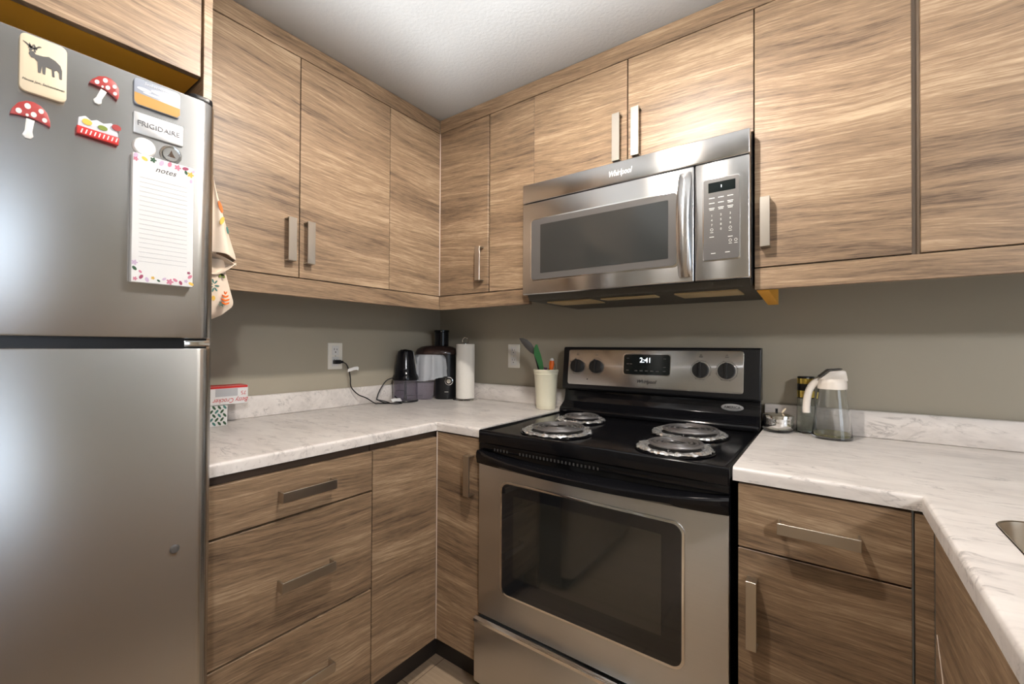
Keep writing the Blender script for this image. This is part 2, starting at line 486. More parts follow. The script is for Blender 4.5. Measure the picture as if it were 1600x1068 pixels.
for a, b in (((wy0, wz0), (wy1, wz0 + 0.05)), ((wy0, wz1 - 0.05), (wy1, wz1)), ((wy0, wz0), (wy0 + 0.05, wz1)), ((wy1 - 0.05, wz0), (wy1, wz1)), ((-2.12, wz0), (-2.08, wz1))):
    fr.box((RX - 0.02, a[0], a[1]), (RX + 0.03, b[0], b[1]), 0.003)
struct('window_1', fr)

# ------------------------------------------------------------------ lamps (outside the frame), one of them an added uplight
def globe_prof(r, n=8):
    prof = [(r * math.sin(PI * i / n), -r * math.cos(PI * i / n)) for i in range(n + 1)]
    prof[0] = (0, -r); prof[-1] = (0, r)
    return prof
def ceiling_lamp(name, label, x, y, zb, r, glow, shade=None):
    t = thing(name, label, 'lamp', (x, y, CEIL))
    obj('canopy', MB(BRASS).lathe([(0, 0), (0.055, 0), (0.05, -0.018), (0, -0.018)], (x, y, CEIL), 24), t)
    if shade:
        ax, ay, zt, zl = shade
        obj('stem', MB(BRASS).tube([(x, y, CEIL - 0.01), (x, y, zt)], 0.006, 8), t)
        mb = MB(BRASS)
        mb.box((x - ax, y - ay, zt - 0.004), (x + ax, y + ay, zt))
        for s in (-1, 1):
            mb.box((x + s * ax, y - ay, zl), (x + s * (ax - 0.003), y + ay, zt)); mb.box((x - ax, y + s * ay, zl), (x + ax, y + s * (ay - 0.003), zt))
        obj('shade', mb, t)  # skirted shade added to keep the globe's light off the ceiling
        top = zt
    else:
        top = CEIL - 0.018
    obj('socket', MB(BRASS).lathe([(0, top - zb), (0.014, top - zb), (0.014, r * 0.9), (0, r * 0.9)], (x, y, zb), 16), t)
    obj('globe', MB(glow).lathe(globe_prof(r), (x, y, zb), 16), t, smooth=180)
    return t
ceiling_lamp('ceiling_lamp', 'small globe lamp with an added square light-blocking shade on the ceiling in front of the range', 1.33, -1.07, 2.115, 0.032, LAMPGLOW, (0.13, 0.09, 2.175, 2.113))
ceiling_lamp('ceiling_lamp', 'round globe ceiling lamp over the open room behind the sink run', 3.4, -2.5, 2.10, 0.08, LAMPFAR)
lx, ly, lz = 2.05, -2.35, 1.36  # made-up uplight, added to throw a bright patch on the ceiling
t = thing('added_uplight', 'added unseen uplight with an open square shade, put in to brighten the ceiling', 'lamp', (lx, ly, 0))
obj('base', MB(BRASS).lathe([(0, 0.0), (0.13, 0.0), (0.13, 0.012), (0.02, 0.022), (0, 0.022)], (lx, ly, 0.0005), 32), t)
obj('pole', MB(BRASS).tube([(lx, ly, 0.02), (lx, ly, lz - 0.03)], 0.010, 12), t)
mb = MB(BRASS); mb.box((lx - 0.178, ly - 0.218, lz - 0.06), (lx + 0.178, ly + 0.218, lz - 0.056))
for s in (-1, 1):
    hi = 0.10 if s < 0 else 0.16
    mb.box((lx + s * 0.178, ly - 0.218, lz - 0.06), (lx + s * 0.175, ly + 0.218, lz + hi))
    hi = 0.10 if s > 0 else 0.16
    mb.box((lx - 0.178, ly + s * 0.218, lz - 0.06), (lx + 0.178, ly + s * 0.215, lz + hi))
obj('shade', mb, t)  # open box shaped to cut the ceiling patch off short of the cabinets
mb = MB(BRASS); mb.lathe([(0, 0.05), (0.078, 0.05), (0.078, 0.054), (0, 0.054)], (lx, ly, lz), 32)
for a_ in (0.3, 3.9): mb.tube([(lx + 0.07 * math.cos(a_), ly + 0.07 * math.sin(a_), lz - 0.057), (lx + 0.07 * math.cos(a_), ly + 0.07 * math.sin(a_), lz + 0.051)], 0.0025, 6)
obj('steep_light_block', mb, t)  # disc added to block the steep light straight above the bulb
obj('bulb', MB(UPLIGHT_GLOW).lathe(globe_prof(0.013, 6), (lx, ly, lz), 12), t, smooth=180)

# ------------------------------------------------------------------ cabinets
D = 0.3626      # front plane of the upper doors
DT = 0.018      # door thickness
C = 0.6334      # front edge of the counters
ZT, ZC = 0.9125, 0.8816

def door_x(name, parent, x, y0, y1, z0, z1, mat=WOOD):     # leaf facing +x, front plane at x
    return obj(name, MB(mat).box((x - DT, y0, z0), (x, y1, z1), 0.0008, 1), parent)
def door_y(name, parent, y, x0, x1, z0, z1, mat=WOOD):     # leaf facing -y, front plane at y
    return obj(name, MB(mat).box((x0, y, z0), (x1, y + DT, z1), 0.0008, 1), parent)

ZU0, ZU1 = 1.4135, 2.1475
# over the fridge
t = thing('wall_cabinet', 'deep wood grain wall cabinet above the stainless refrigerator', 'cabinet', (0.3, -1.78, 1.797))
obj('body', MB(WOOD).box((0.004, -2.19, 1.803), (0.612, -1.3735, 2.205)), t)
door_x('door', t, 0.632, -1.777, -1.3765, 1.797, 2.205)
door_x('door', t, 0.632, -2.188, -1.780, 1.797, 2.205)
o = obj('underside', MB(RAW).box((0.006, -2.185, 1.7985), (0.610, -1.3745, 1.8025)), t); o['label'] = 'amber unfinished underside board'
o = tag(obj('end_panel', MB(WOOD).box((0.004, -1.3705, 0.0), (0.630, -1.3530, 2.2085), 0.0008, 1), origin=(0.3, -1.36, 0)), 'tall narrow wood end panel standing between refrigerator and counter', 'panel')

# left two-door unit
t = thing('wall_cabinet', 'wood grain two-door wall cabinet on the left wall beside the refrigerator panel', 'cabinet', (0.18, -1.0, ZU0))
obj('body', MB(CARC).box((0.004, -1.3520, 1.412), (D - DT - 0.0015, -0.6395, 2.146)), t)
d = door_x('door', t, D, -1.3505, -1.0064, ZU0, ZU1); strap(d, (D, -1.041, 1.531), Z, X)
d = door_x('door', t, D, -1.0030, -0.6400, ZU0, ZU1); strap(d, (D, -0.978, 1.530), Z, X)
# corner unit: blank panel on the left wall, narrow door on the back wall
t = thing('corner_wall_cabinet', 'dark wood grain corner wall cabinet with blank side and narrow handled door', 'cabinet', (0.2, -0.2, ZU0))
mb = MB(CARC); mb.box((0.004, -0.637, 1.412), (D - DT - 0.0015, -0.004, 2.146)); mb.box((D - DT - 0.0015, -D + DT + 0.0015, 1.412), (0.6485, -0.004, 2.146))
obj('body', mb, t)
door_x('blank_panel', t, D, -0.6370, -D - 0.0005, ZU0, ZU1)
o = obj('edge_strip', MB(EDGE).box((D + 0.0002, -D - 0.0010, ZU0), (D + 0.0035, -D + 0.004, ZU1)), t); o['label'] = 'thin white edge strip in the corner'
d = door_y('door', t, -D, D + 0.0040, 0.6465, ZU0, ZU1); strap(d, (0.612, -D, 1.531), Z, -Y)
# over the microwave
t = thing('wall_cabinet', 'short wood grain two-door wall cabinet above the microwave', 'cabinet', (1.2, -0.18, 1.80))
obj('body', MB(CARC).box((0.655, -D + DT + 0.0015, 1.806), (1.613, -0.004, 2.146)), t)
fp = MB(WOOD); fp.prism([(0.655, ZU0), (0.851, ZU0), (0.851, 1.80), (0.8715, 1.80), (0.8715, ZU1), (0.655, ZU1)], (0, -D + DT, 0), X, Z, DT, 0.0008, 1)
obj('filler_panel', fp, t)
d = door_y('door', t, -D, 0.8735, 1.2425, 1.80, ZU1); strap(d, (1.214, -D, 1.885), Z, -Y, 0.158)
d = door_y('door', t, -D, 1.2465, 1.6135, 1.80, ZU1); strap(d, (1.279, -D, 1.887), Z, -Y, 0.158)
# right units
t = thing('wall_cabinet', 'tall wood grain wall cabinet hanging immediately right of the microwave', 'cabinet', (1.78, -0.18, ZU0))
obj('body', MB(CARC).box((1.6195, -D + DT + 0.0015, 1.412), (1.9515, -0.004, 2.146)), t)
d = door_y('door', t, -D, 1.6165, 1.9440, ZU0, ZU1); strap(d, (1.644, -D, 1.533), Z, -Y, 0.136, 0.024)
obj('gap_filler', MB(GAPM).box((1.9445, -D + 0.013, 1.4105), (1.9595, -D + DT + 0.0012, ZU1)), t)
o = obj('side_board', MB(RAW).prism([(-D + DT + 0.004, 1.349), (-0.06, 1.332), (-0.06, 1.400), (-D + DT + 0.004, 1.400)], (1.6195, 0, 0), Y, Z, 0.030), t); o['label'] = 'amber raw board end beneath'
t = thing('wall_cabinet', 'wood grain wall cabinet at the far right past the recessed gap', 'cabinet', (2.25, -0.18, ZU0))
obj('body', MB(CARC).box((1.9525, -D + DT + 0.0015, 1.412), (2.55, -0.004, 2.146)), t)
door_y('door', t, -D, 1.9600, 2.2500, ZU0, ZU1); door_y('door', t, -D, 2.2530, 2.548, ZU0, ZU1)
# crown boards and valances
cr = MB(WOOD).box((D - DT, -1.3520, 2.1500), (D, -D + 0.0, 2.2085), 0.0008, 1)
tag(obj('crown_board', cr, origin=(D, -0.9, 2.15)), 'wood fascia board along the ceiling above the left wall cabinets', 'fascia board')
cr = MB(WOOD).box((D + 0.0008, -D, 2.1500), (2.548, -D + DT, 2.2085), 0.0008, 1)
tag(obj('crown_board', cr, origin=(1.4, -D, 2.15)), 'long wood fascia board along the ceiling over the microwave wall', 'fascia board')
va = MB(WOOD).box((D - DT, -1.3520, 1.3511), (D, -D + 0.0, 1.4100), 0.0008, 1)
tag(obj('light_valance', va, origin=(D, -0.9, 1.351)), 'wood valance board under the left wall cabinets', 'valance')
va = MB(WOOD).box((D + 0.0008, -D, 1.3511), (0.853, -D + DT, 1.4100), 0.0008, 1)
tag(obj('light_valance', va, origin=(0.6, -D, 1.351)), 'short wood valance board between the corner and the microwave', 'valance')
va = MB(WOOD).box((1.6165, -D, 1.3511), (2.548, -D + DT, 1.4100), 0.0008, 1)
tag(obj('light_valance', va, origin=(2.0, -D, 1.351)), 'wood valance board running right from under the microwave edge', 'valance')

# base units
BX = 0.6310
t = thing('drawer_cabinet', 'wood grain base cabinet with three handled drawers beside the refrigerator', 'cabinet', (0.3, -1.12, 0))
mb = MB(CARC); mb.box((0.004, -1.3520, 0.128), (BX - DT - 0.0015, -0.9060, ZC - 0.001)); mb.use(TOE).box((0.02, -1.345, 0.0), (0.555, -0.906, 0.128))
obj('body', mb, t)
for z0, z1, zh in ((0.7375, 0.8575, 0.797), (0.4350, 0.7315, 0.567), (0.1290, 0.4290, 0.283)):
    d = door_x('drawer', t, BX, -1.3505, -0.9080, z0, z1); strap(d, (BX, -1.120, zh), Y, X, 0.150)
t = thing('corner_base_cabinet', 'corner base cabinet with blank wood side and narrow door left of the range', 'cabinet', (0.4, -0.4, 0))
mb = MB(CARC); mb.box((0.004, -0.9030, 0.128), (BX - DT - 0.0015, -0.004, ZC - 0.001)); mb.box((BX - DT - 0.0015, -BX + DT + 0.0015, 0.128), (0.834, -0.004, ZC - 0.001))
mb.use(TOE).box((0.02, -0.903, 0.0), (0.555, -0.02, 0.128)); mb.box((0.555, -0.555, 0.0), (0.83, -0.02, 0.128))
obj('body', mb, t)
door_x('blank_panel', t, BX, -0.9045, -BX - 0.001, 0.129, 0.8575)
o = obj('edge_strip', MB(EDGE).box((BX + 0.0003, -BX - 0.0010, 0.129), (BX + 0.0035, -BX + 0.004, 0.877)), t); o['label'] = 'thin pale edge strip in the corner'
d = door_y('door', t, -BX, BX + 0.0040, 0.8330, 0.129, 0.876); strap(d, (0.800, -BX, 0.751), Z, -Y, 0.136)
t = thing('base_cabinet', 'greyish wood base cabinet with drawer over door right of the range', 'cabinet', (1.76, -0.3, 0))
mb = MB(CARC); mb.box((1.6150, -BX + DT + 0.0015, 0.128), (1.9130, -0.004, ZC - 0.001)); mb.use(TOE).box((1.6150, -0.555, 0.0), (1.913, -0.02, 0.128))
obj('body', mb, t)
d = door_y('drawer', t, -BX, 1.6155, 1.9115, 0.7340, 0.8760); strap(d, (1.765, -BX, 0.801), X, -Y, 0.142, 0.024)
d = door_y('door', t, -BX, 1.6155, 1.9115, 0.129, 0.7300); strap(d, (1.645, -BX, 0.596), Z, -Y, 0.150, 0.021)
t = thing('sink_base_cabinet', 'wood base cabinet under the sink with a pale scratch on its front', 'cabinet', (2.2, -1.3, 0))
mb = MB(CARC); mb.box((1.943 + DT + 0.0015, -1.945, 0.128), (2.54, -0.6625, 0.70)); mb.use(TOE).box((2.02, -1.94, 0.0), (2.54, -0.66, 0.128))
mb.use(CARC).box((1.9625, -1.945, 0.70), (1.975, -0.6625, ZC - 0.001)); mb.box((2.50, -1.945, 0.70), (2.54, -0.6625, ZC - 0.001))
obj('body', mb, t)
obj('filler_panel', MB(WOOD).box((1.9160, -BX, 0.129), (1.9425, -BX + DT, 0.876), 0.0006, 1), t)
d = MB(WOOD).box((1.943, -1.29, 0.129), (1.943 + DT, -0.6335, 0.8725), 0.0008, 1)
d.use(EDGE).tube([(1.9428, -0.650, 0.668), (1.9428, -0.676, 0.640), (1.9428, -0.712, 0.600), (1.9428, -0.740, 0.560)], 0.0009, 5)
obj('door', d, t)
obj('door', MB(WOOD).box((1.943, -1.945, 0.129), (1.943 + DT, -1.294, 0.8725), 0.0008, 1), t)

# ------------------------------------------------------------------ counters
def counter(name, label, outline, splash, holes=None, org=(0, 0, ZC)):
    t = thing(name, label, 'countertop', org)
    bm = bmesh.new()
    A = [bm.verts.new((x, y, ZC)) for x, y, _ in outline]
    B = [bm.verts.new((x, y, ZT)) for x, y, _ in outline]
    n = len(A); top = bm.faces.new(B); bm.faces.new(A[::-1])
    front = []
    for i in range(n):
        j = (i + 1) % n
        f = bm.faces.new([A[i], A[j], B[j], B[i]])
        if outline[i][2]: front.append((B[i], B[j], A[i], A[j]))
    bmesh.ops.recalc_face_normals(bm, faces=bm.faces)
    ed = []
    for e in bm.edges:
        for b0, b1, a0, a1 in front:
            if set(e.verts) == {b0, b1}: ed.append(e)
    bmesh.ops.bevel(bm, geom=ed, offset=0.009, segments=5, profile=0.5, affect='EDGES')
    mb = MB(MARBLE); mb._merge(bm)
    top = obj('worktop', mb, t, smooth=40)
    if holes:
        cb = MB(MARBLE); cb.prism(holes, (0, 0, ZC - 0.02), X, Y, 0.08)
        co = obj('cut', cb, t)
        md = top.modifiers.new('b', 'BOOLEAN'); md.object = co; md.operation = 'DIFFERENCE'; md.solver = 'EXACT'
        dg = bpy.context.evaluated_depsgraph_get(); dg.update()
        me = bpy.data.meshes.new_from_object(top.evaluated_get(dg))
        top.modifiers.clear(); top.data = me
        bpy.data.objects.remove(co)
        me.set_sharp_from_angle(angle=math.radians(40))
    for a, b in splash:
        obj('backsplash', MB(MARBLE).box((a[0], a[1], ZT), (b[0], b[1], 0.9950), 0.004, 3), t)
    return t
counter('countertop', 'white marbled laminate countertop wrapping the left corner', [(0.002, -0.002, 0), (0.002, -1.3520, 0), (C, -1.3520, 1), (C, -C, 1), (0.8370, -C, 0), (0.8370, -0.002, 0)],
        [((0.002, -1.3520), (0.0185, -0.0190)), ((0.002, -0.0185), (0.8370, -0.002))], org=(0.3, -0.4, ZC))
XI = 1.9257
SINK = rr(1.995, -1.46, 2.44, -0.705, 0.05, 6)
counter('countertop', 'white marbled laminate countertop holding the sink right of the range', [(1.6043, -0.002, 0), (1.6043, -C, 1), (XI, -C, 1), (XI, -1.95, 0), (2.56, -1.95, 0), (2.56, -0.002, 0)],
        [((1.6043, -0.0185), (2.56, -0.002))], SINK, org=(2.0, -0.4, ZC))
# sink
t = thing('kitchen_sink', 'brown tinted steel sink basin set into the right countertop', 'sink', (2.22, -1.08, 0.72))
def inset_rr(k): return rr(1.995 + k, -1.46 + k, 2.44 - k, -0.705 - k, 0.05, 6)
rings = []
for k, z in ((0.0008, ZT + 0.0015), (0.003, ZT + 0.0005), (0.004, ZT - 0.01), (0.010, 0.78), (0.022, 0.742), (0.05, 0.730), (0.15, 0.727)):
    rings.append([(x, y, z) for x, y in inset_rr(k)])
mb = MB(STEEL_D); mb.loft(rings, close_ends=False)
mb.prism(inset_rr(0.15), (0, 0, 0.7265), X, Y, 0.0008)
obj('basin', mb, t)
obj('drain', MB(CHROME).lathe([(0, 0.004), (0.02, 0.003), (0.04, 0.006), (0.044, 0.0), (0.0, 0.0)], (2.22, -1.08, 0.7275)), t)

# ------------------------------------------------------------------ refrigerator
FX = 0.800
FY1, FY0 = -1.3990, -2.160
t = thing('refrigerator', 'stainless steel top-freezer refrigerator covered with magnets', 'refrigerator', (0.42, -1.79, 0))
obj('body', MB(GREYP).box((0.035, FY0 + 0.006, 0.02), (0.732, FY1 - 0.006, 1.650), 0.004), t)
def fridge_door(name, z0, z1):
    pr = rr(0, 0, FY1 - FY0, FX - 0.735, 0.030, 8)
    # only the front corners are round
    P = []
    w = FY1 - FY0; dpt = FX - 0.735; r = 0.030
    P += [(0, 0), (w, 0)]
    for i in range(9):
        a = math.radians(90 * i / 8); P.append((w - r + r * math.cos(a), dpt - r + r * math.sin(a)))
    for i in range(9):
        a = math.radians(90 + 90 * i / 8); P.append((r + r * math.cos(a), dpt - r + r * math.sin(a)))
    mb = MB(STEEL_F)
    # plane axes: a along +y, b along +x ; r x u = y x x = -z
    mb.prism(P, (0.735, FY0, z1), Y, X, z1 - z0, 0.003, 2)
    return obj(name, mb, t, smooth=30)
fz = fridge_door('freezer_door', 1.2005, 1.6640)
fd = fridge_door('fridge_door', 0.075, 1.1815)
o = obj('gap_trim', MB(BLACK_P).box((0.732, FY0 + 0.012, 1.178), (FX - 0.014, FY1 - 0.012, 1.204)), t)
obj('hinge', MB(CHROME).box((0.735, FY1 - 0.050, 1.1845), (FX - 0.011, FY1 - 0.006, 1.1970), 0.002), t)
o = obj('hinge_cover', MB(BLACK_P).prism(rr(0.70, FY1 - 0.045, 0.790, FY1 - 0.004, 0.012), (0, 0, 1.6642), X, Y, 0.014, 0.003), t)
obj('kick_grille', MB(BLACK_P).box((0.70, FY0 + 0.01, 0.02), (0.760, FY1 - 0.01, 0.072), 0.003), t)
obj('cap', MB(GREYP).lathe([(0, 0.004), (0.006, 0.0035), (0.008, 0.0), (0, 0.0)], (FX, -1.4630, 0.808), 16, X), fd)
for dr, zz in ((fz, (1.25, 1.60)), (fd, (0.62, 1.10))):
    mb = MB(STEEL_F)
    mb.tube([(FX, FY0 + 0.05, zz[0]), (FX + 0.045, FY0 + 0.05, zz[0] + 0.01), (FX + 0.050, FY0 + 0.05, (zz[0] + zz[1]) / 2), (FX + 0.045, FY0 + 0.05, zz[1] - 0.01), (FX, FY0 + 0.05, zz[1])], 0.011, 10)
    obj('handle', mb, dr)
# badge plate
b = MB(BADGE); b.prism(rr(-1.531, 1.560, -1.4585, 1.598, 0.002), (FX, 0, 0), Y, Z, 0.0035, 0.0012, 2, True)
b = obj('badge', b, fz)
obj('lettering', MB(INK_M).text('FRIGIDAIRE', (FX + 0.0036, -1.4948, 1.579), Y, Z, 0.0125, 0.0009, sx=0.98), b)

# magnets and notes on the freezer door (front plane FX)
def on_door(name, label, cat, y, z, group=None): return thing(name, label, cat, (FX, y, z), group)
t = on_door('fridge_magnet', 'square pale wood magnet with a grey moose on the freezer door', 'magnet', -1.635, 1.61)
obj('plaque', MB(BOARD_W).prism(rr(-1.664, 1.570, -1.614, 1.658, 0.008), (FX + 0.0005, 0, 0), Y, Z, 0.007, 0.001), t)
ms = MB(GREY_MOOSE)
moose = [(-1.655, 1.628), (-1.6535, 1.633), (-1.650, 1.6335), (-1.648, 1.630), (-1.640, 1.631), (-1.634, 1.6335), (-1.627, 1.631), (-1.6215, 1.626), (-1.6195, 1.619), (-1.6195, 1.605),
         (-1.622, 1.605), (-1.6225, 1.614), (-1.625, 1.617), (-1.628, 1.614), (-1.6275, 1.605), (-1.630, 1.605), (-1.6305, 1.616), (-1.637, 1.6165), (-1.6375, 1.604), (-1.640, 1.604), (-1.641, 1.616), (-1.6425, 1.604), (-1.645, 1.604), (-1.6455, 1.620), (-1.649, 1.624), (-1.652, 1.6235)]
ms.prism(moose, (FX + 0.0076, 0, 0), Y, Z, 0.0006)
for s, k in ((-1.6535, 0.006), (-1.6485, -0.006)):
    ms.prism([(s - 0.001, 1.633), (s + 0.001, 1.633), (s + k * 0.3 + 0.002, 1.6385), (s - k + 0.001, 1.644), (s - k - 0.0015, 1.6445), (s + k * 0.1 - 0.001, 1.638)], (FX + 0.0076, 0, 0), Y, Z, 0.0006)
    ms.prism([(s - 0.002, 1.637), (s + 0.002, 1.637), (s + 0.0035, 1.645), (s + 0.0015, 1.640), (s - 0.001, 1.645)], (FX + 0.0076, 0, 0), Y, Z, 0.0006)
obj('moose', ms, t)
obj('lettering', MB(INK).text('Moose Jaw, Saskatchewan', (FX + 0.0076, -1.639, 1.588), Y, Z, 0.0052, 0.0004, shear=0.25, sx=0.82), t)

def mushroom(label, y, z, s, tilt):
    t = on_door('fridge_magnet', label, 'magnet', y, z, None)
    ca, sa = math.cos(tilt), math.sin(tilt)
    T = lambda P: [(y + s * (a * ca - 1.55 * b * sa), z + s * (a * sa + 1.55 * b * ca)) for a, b in P]
    st = MB(WHITE2); st.prism(T([(-0.22, -0.15), (-0.20, -0.75), (-0.28, -0.95), (-0.1, -1.08), (0.15, -1.06), (0.28, -0.92), (0.18, -0.7), (0.2, -0.15)]), (FX + 0.0005, 0, 0), Y, Z, 0.0035, 0.0006)
    obj('stem', st, t)
    cp = MB(RED); cap = [(-1.0, -0.22), (-0.95, 0.05), (-0.72, 0.42), (-0.36, 0.64), (0, 0.7), (0.36, 0.64), (0.72, 0.42), (0.95, 0.05), (1.0, -0.22), (0.6, -0.14), (0, -0.08), (-0.6, -0.14)]
    cp.prism(T(cap), (FX + 0.0005, 0, 0), Y, Z, 0.0048, 0.0008)
    cp.use(WHITE2)
    for a, b, r in ((-0.62, 0.05, 0.15), (-0.25, 0.4, 0.16), (0.1, 0.1, 0.15), (0.42, 0.38, 0.14), (0.66, 0.02, 0.13), (-0.2, -0.02, 0.08)):
        cp.prism(T(ell(a, b, r, r * 0.85, 14)), (FX + 0.0053, 0, 0), Y, Z, 0.0004)
    obj('cap', cp, t)
mushroom('red spotted mushroom magnet with long white stem lowest at the door edge', -1.651, 1.535, 0.021, -0.10)
mushroom('red spotted mushroom magnet nearest the moose plaque, tilted', -1.568, 1.618, 0.019, -0.35)

t = on_door('fridge_magnet', 'small souvenir magnet with red lettered base under the tilted mushroom', 'magnet', -1.575, 1.525)
mb = MB(SKY_W); mb.prism([(-1.601, 1.541), (-1.600, 1.556), (-1.592, 1.561), (-1.585, 1.556), (-1.578, 1.560), (-1.570, 1.557), (-1.560, 1.562), (-1.553, 1.556), (-1.551, 1.541)], (FX + 0.0005, 0, 0), Y, Z, 0.006, 0.001)
mb.use(YELLOWP).prism(ell(-1.590, 1.551, 0.006, 0.005), (FX + 0.0066, 0, 0), Y, Z, 0.001)
mb.use(LEAFG).prism(ell(-1.571, 1.549, 0.006, 0.004), (FX + 0.0066, 0, 0), Y, Z, 0.001)
mb.use(RED).prism(ell(-1.554, 1.556, 0.006, 0.005), (FX + 0.0066, 0, 0), Y, Z, 0.002)
obj('scene', mb, t)
mb = MB(RED_INK); mb.prism([(-1.602, 1.529), (-1.551, 1.527), (-1.550, 1.540), (-1.602, 1.542)], (FX + 0.0005, 0, 0), Y, Z, 0.008, 0.001)
mb.use(WHITE2)
for i in range(9):
    a = -1.598 + i * 0.0053; mb.prism([(a, 1.531), (a + 0.0016, 1.531), (a + 0.0034, 1.538), (a + 0.0018, 1.538)], (FX + 0.0086, 0, 0), Y, Z, 0.0004)
obj('base', mb, t)

t = on_door('fridge_magnet', 'rounded photo magnet of a golden wheat field under cloudy sky', 'magnet', -1.497, 1.63)
mb = MB(SKY_P); mb.prism(rr(-1.531, 1.6105, -1.464, 1.6575, 0.006), (FX + 0.0005, 0, 0), Y, Z, 0.004, 0.0008, 2, True)
pl = obj('photo', mb, t)
mb = MB(WHEAT); mb.prism([(-1.5305, 1.617), (-1.526, 1.6112), (-1.469, 1.6112), (-1.4645, 1.617), (-1.4645, 1.6290), (-1.5305, 1.6310)], (FX + 0.0046, 0, 0), Y, Z, 0.0003)
mb.use(SKY_W)
for a, b, c_, d_ in ((-1.517, 1.640, 0.010, 0.003), (-1.495, 1.643, 0.013, 0.0035), (-1.478, 1.638, 0.010, 0.0025), (-1.505, 1.635, 0.014, 0.002)):
    mb.prism(ell(a, b, c_, d_), (FX + 0.0046, 0, 0), Y, Z, 0.0003)
mb.text('Saskatchewan', (FX + 0.0048, -1.497, 1.6515), Y, Z, 0.0075, 0.0003, shear=0.3)
obj('picture', mb, pl)

t = on_door('fridge_magnet', 'plain round white magnet above the notepad', 'magnet', -1.515, 1.5505)
obj('dome', MB(WHITE2).lathe([(0, 0.0075), (0.008, 0.007), (0.0145, 0.005), (0.0165, 0.002), (0.0165, 0.0), (0, 0)], (FX + 0.0005, -1.5155, 1.5390), 28, X), t)
t = on_door('fridge_magnet', 'round clear glass magnet with small brown tree beside white one', 'magnet', -1.477, 1.538)
obj('backing', MB(WHITE2).lathe([(0, 0.0015), (0.0105, 0.0015), (0.0105, 0), (0, 0)], (FX + 0.0005, -1.4765, 1.5400), 24, X), t)
mb = MB(simple('brown_tree_print', srgb(112, 78, 48), 0.6, bscale=40)); mb.prism([(-1.4825, 1.535), (-1.4705, 1.535), (-1.4740, 1.540), (-1.4765, 1.547), (-1.4790, 1.540)], (FX + 0.0020, 0, 0), Y, Z, 0.0003)
obj('tree', mb, t)
obj('glass_dome', MB(GLASS).lathe([(0, 0.009), (0.008, 0.0085), (0.0135, 0.0065), (0.0163, 0.003), (0.0163, 0.0024), (0, 0.0024)], (FX + 0.0005, -1.4765, 1.5400), 28, X), t)

# notepad
t = on_door('notepad', 'tall white lined notepad with floral border headed notes on the freezer', 'notepad', -1.487, 1.40)
NY0, NY1, NZ0, NZ1 = -1.5335, -1.4435, 1.297, 1.5225
NF = FX + 0.012
obj('pad', MB(PAPER).box((FX + 0.001, NY0, NZ0), (NF, NY1, NZ1), 0.0008, 1), t)
mb = MB(INK_L)
for i in range(19):
    z = NZ1 - 0.041 - i * 0.0082
    mb.box((NF + 0.0001, NY0 + 0.010, z), (NF + 0.0003, NY1 - 0.010, z + 0.0006))
mb.use(INK).text('notes', (NF + 0.0001, -1.487, 1.5020), Y, Z, 0.0135, 0.0003, shear=0.35)
obj('printing', mb, t)
rnd = random.Random(3)
fm = [PINKP, PLUMP, LILAC, YELLOWP, LEAFD, LILAC, PINKP]
spots = [(-1.528 + i * 0.0082, NZ0 + 0.006 + 0.004 * (i % 2)) for i in range(11)] + [(-1.529, NZ0 + 0.024), (-1.529, NZ0 + 0.034), (-1.521, NZ0 + 0.019), (-1.448, NZ0 + 0.019), (-1.450, NZ0 + 0.026)] + \
        [(-1.529 + i * 0.012, NZ1 - 0.005 - 0.002 * (i % 2)) for i in range(8)] + [(-1.449, NZ1 - 0.014), (-1.456, NZ1 - 0.012), (-1.448, NZ1 - 0.026), (-1.529, NZ1 - 0.011)]
for lowr in (True, False):
  mb = MB(PINKP)
  for i, (a, b) in enumerate(spots):
    if (b < 1.4) != lowr: continue
    mb.use(fm[i % len(fm)])
    r = 0.0022 + 0.0022 * rnd.random()
    if i % 3 == 0:
        for q in range(5): mb.prism(ell(a + r * 0.7 * math.cos(q * 1.256), b + r * 0.7 * math.sin(q * 1.256), r * 0.62, r * 0.4, 10, q * 1.256), (NF + 0.0001 + 0.00004 * (i % 5), 0, 0), Y, Z, 0.0002)
    else:
        mb.prism(ell(a, b, r * 1.25, r * 0.75, 12, rnd.random() * 3), (NF + 0.0001 + 0.00004 * (i % 5), 0, 0), Y, Z, 0.0002)
  obj('floral_border', mb, t)

# ------------------------------------------------------------------ tea towel hanging on the end panel
t = thing('tea_towel', 'cream tea towel with flower print hanging from the end panel', 'towel', (0.55, -1.33, 1.25))
def sheet(fn, nu, nv, mat):
    mb = MB(mat); bm = bmesh.new()
    g = [[bm.verts.new(fn(i / nu, j / nv)) for j in range(nv + 1)] for i in range(nu + 1)]
    for i in range(nu):
        for j in range(nv): bm.faces.new([g[i][j], g[i + 1][j], g[i + 1][j + 1], g[i][j + 1]])
    bmesh.ops.recalc_face_normals(bm, faces=bm.faces)
    bmesh.ops.solidify(bm, geom=bm.faces[:], thickness=0.0022)
    mb._merge(bm); return mb
def lerp(tab, z):
    for (z0, v0), (z1, v1) in zip(tab, tab[1:]):
        if min(z0, z1) <= z <= max(z0, z1): return v0 + (v1 - v0) * (z - z0) / (z1 - z0)
    return tab[-1][1]
edge1 = [(1.64, -1.350), (1.60, -1.346), (1.56, -1.337), (1.50, -1.319), (1.44, -1.302), (1.405, -1.291), (1.385, -1.288), (1.37, -1.292)]
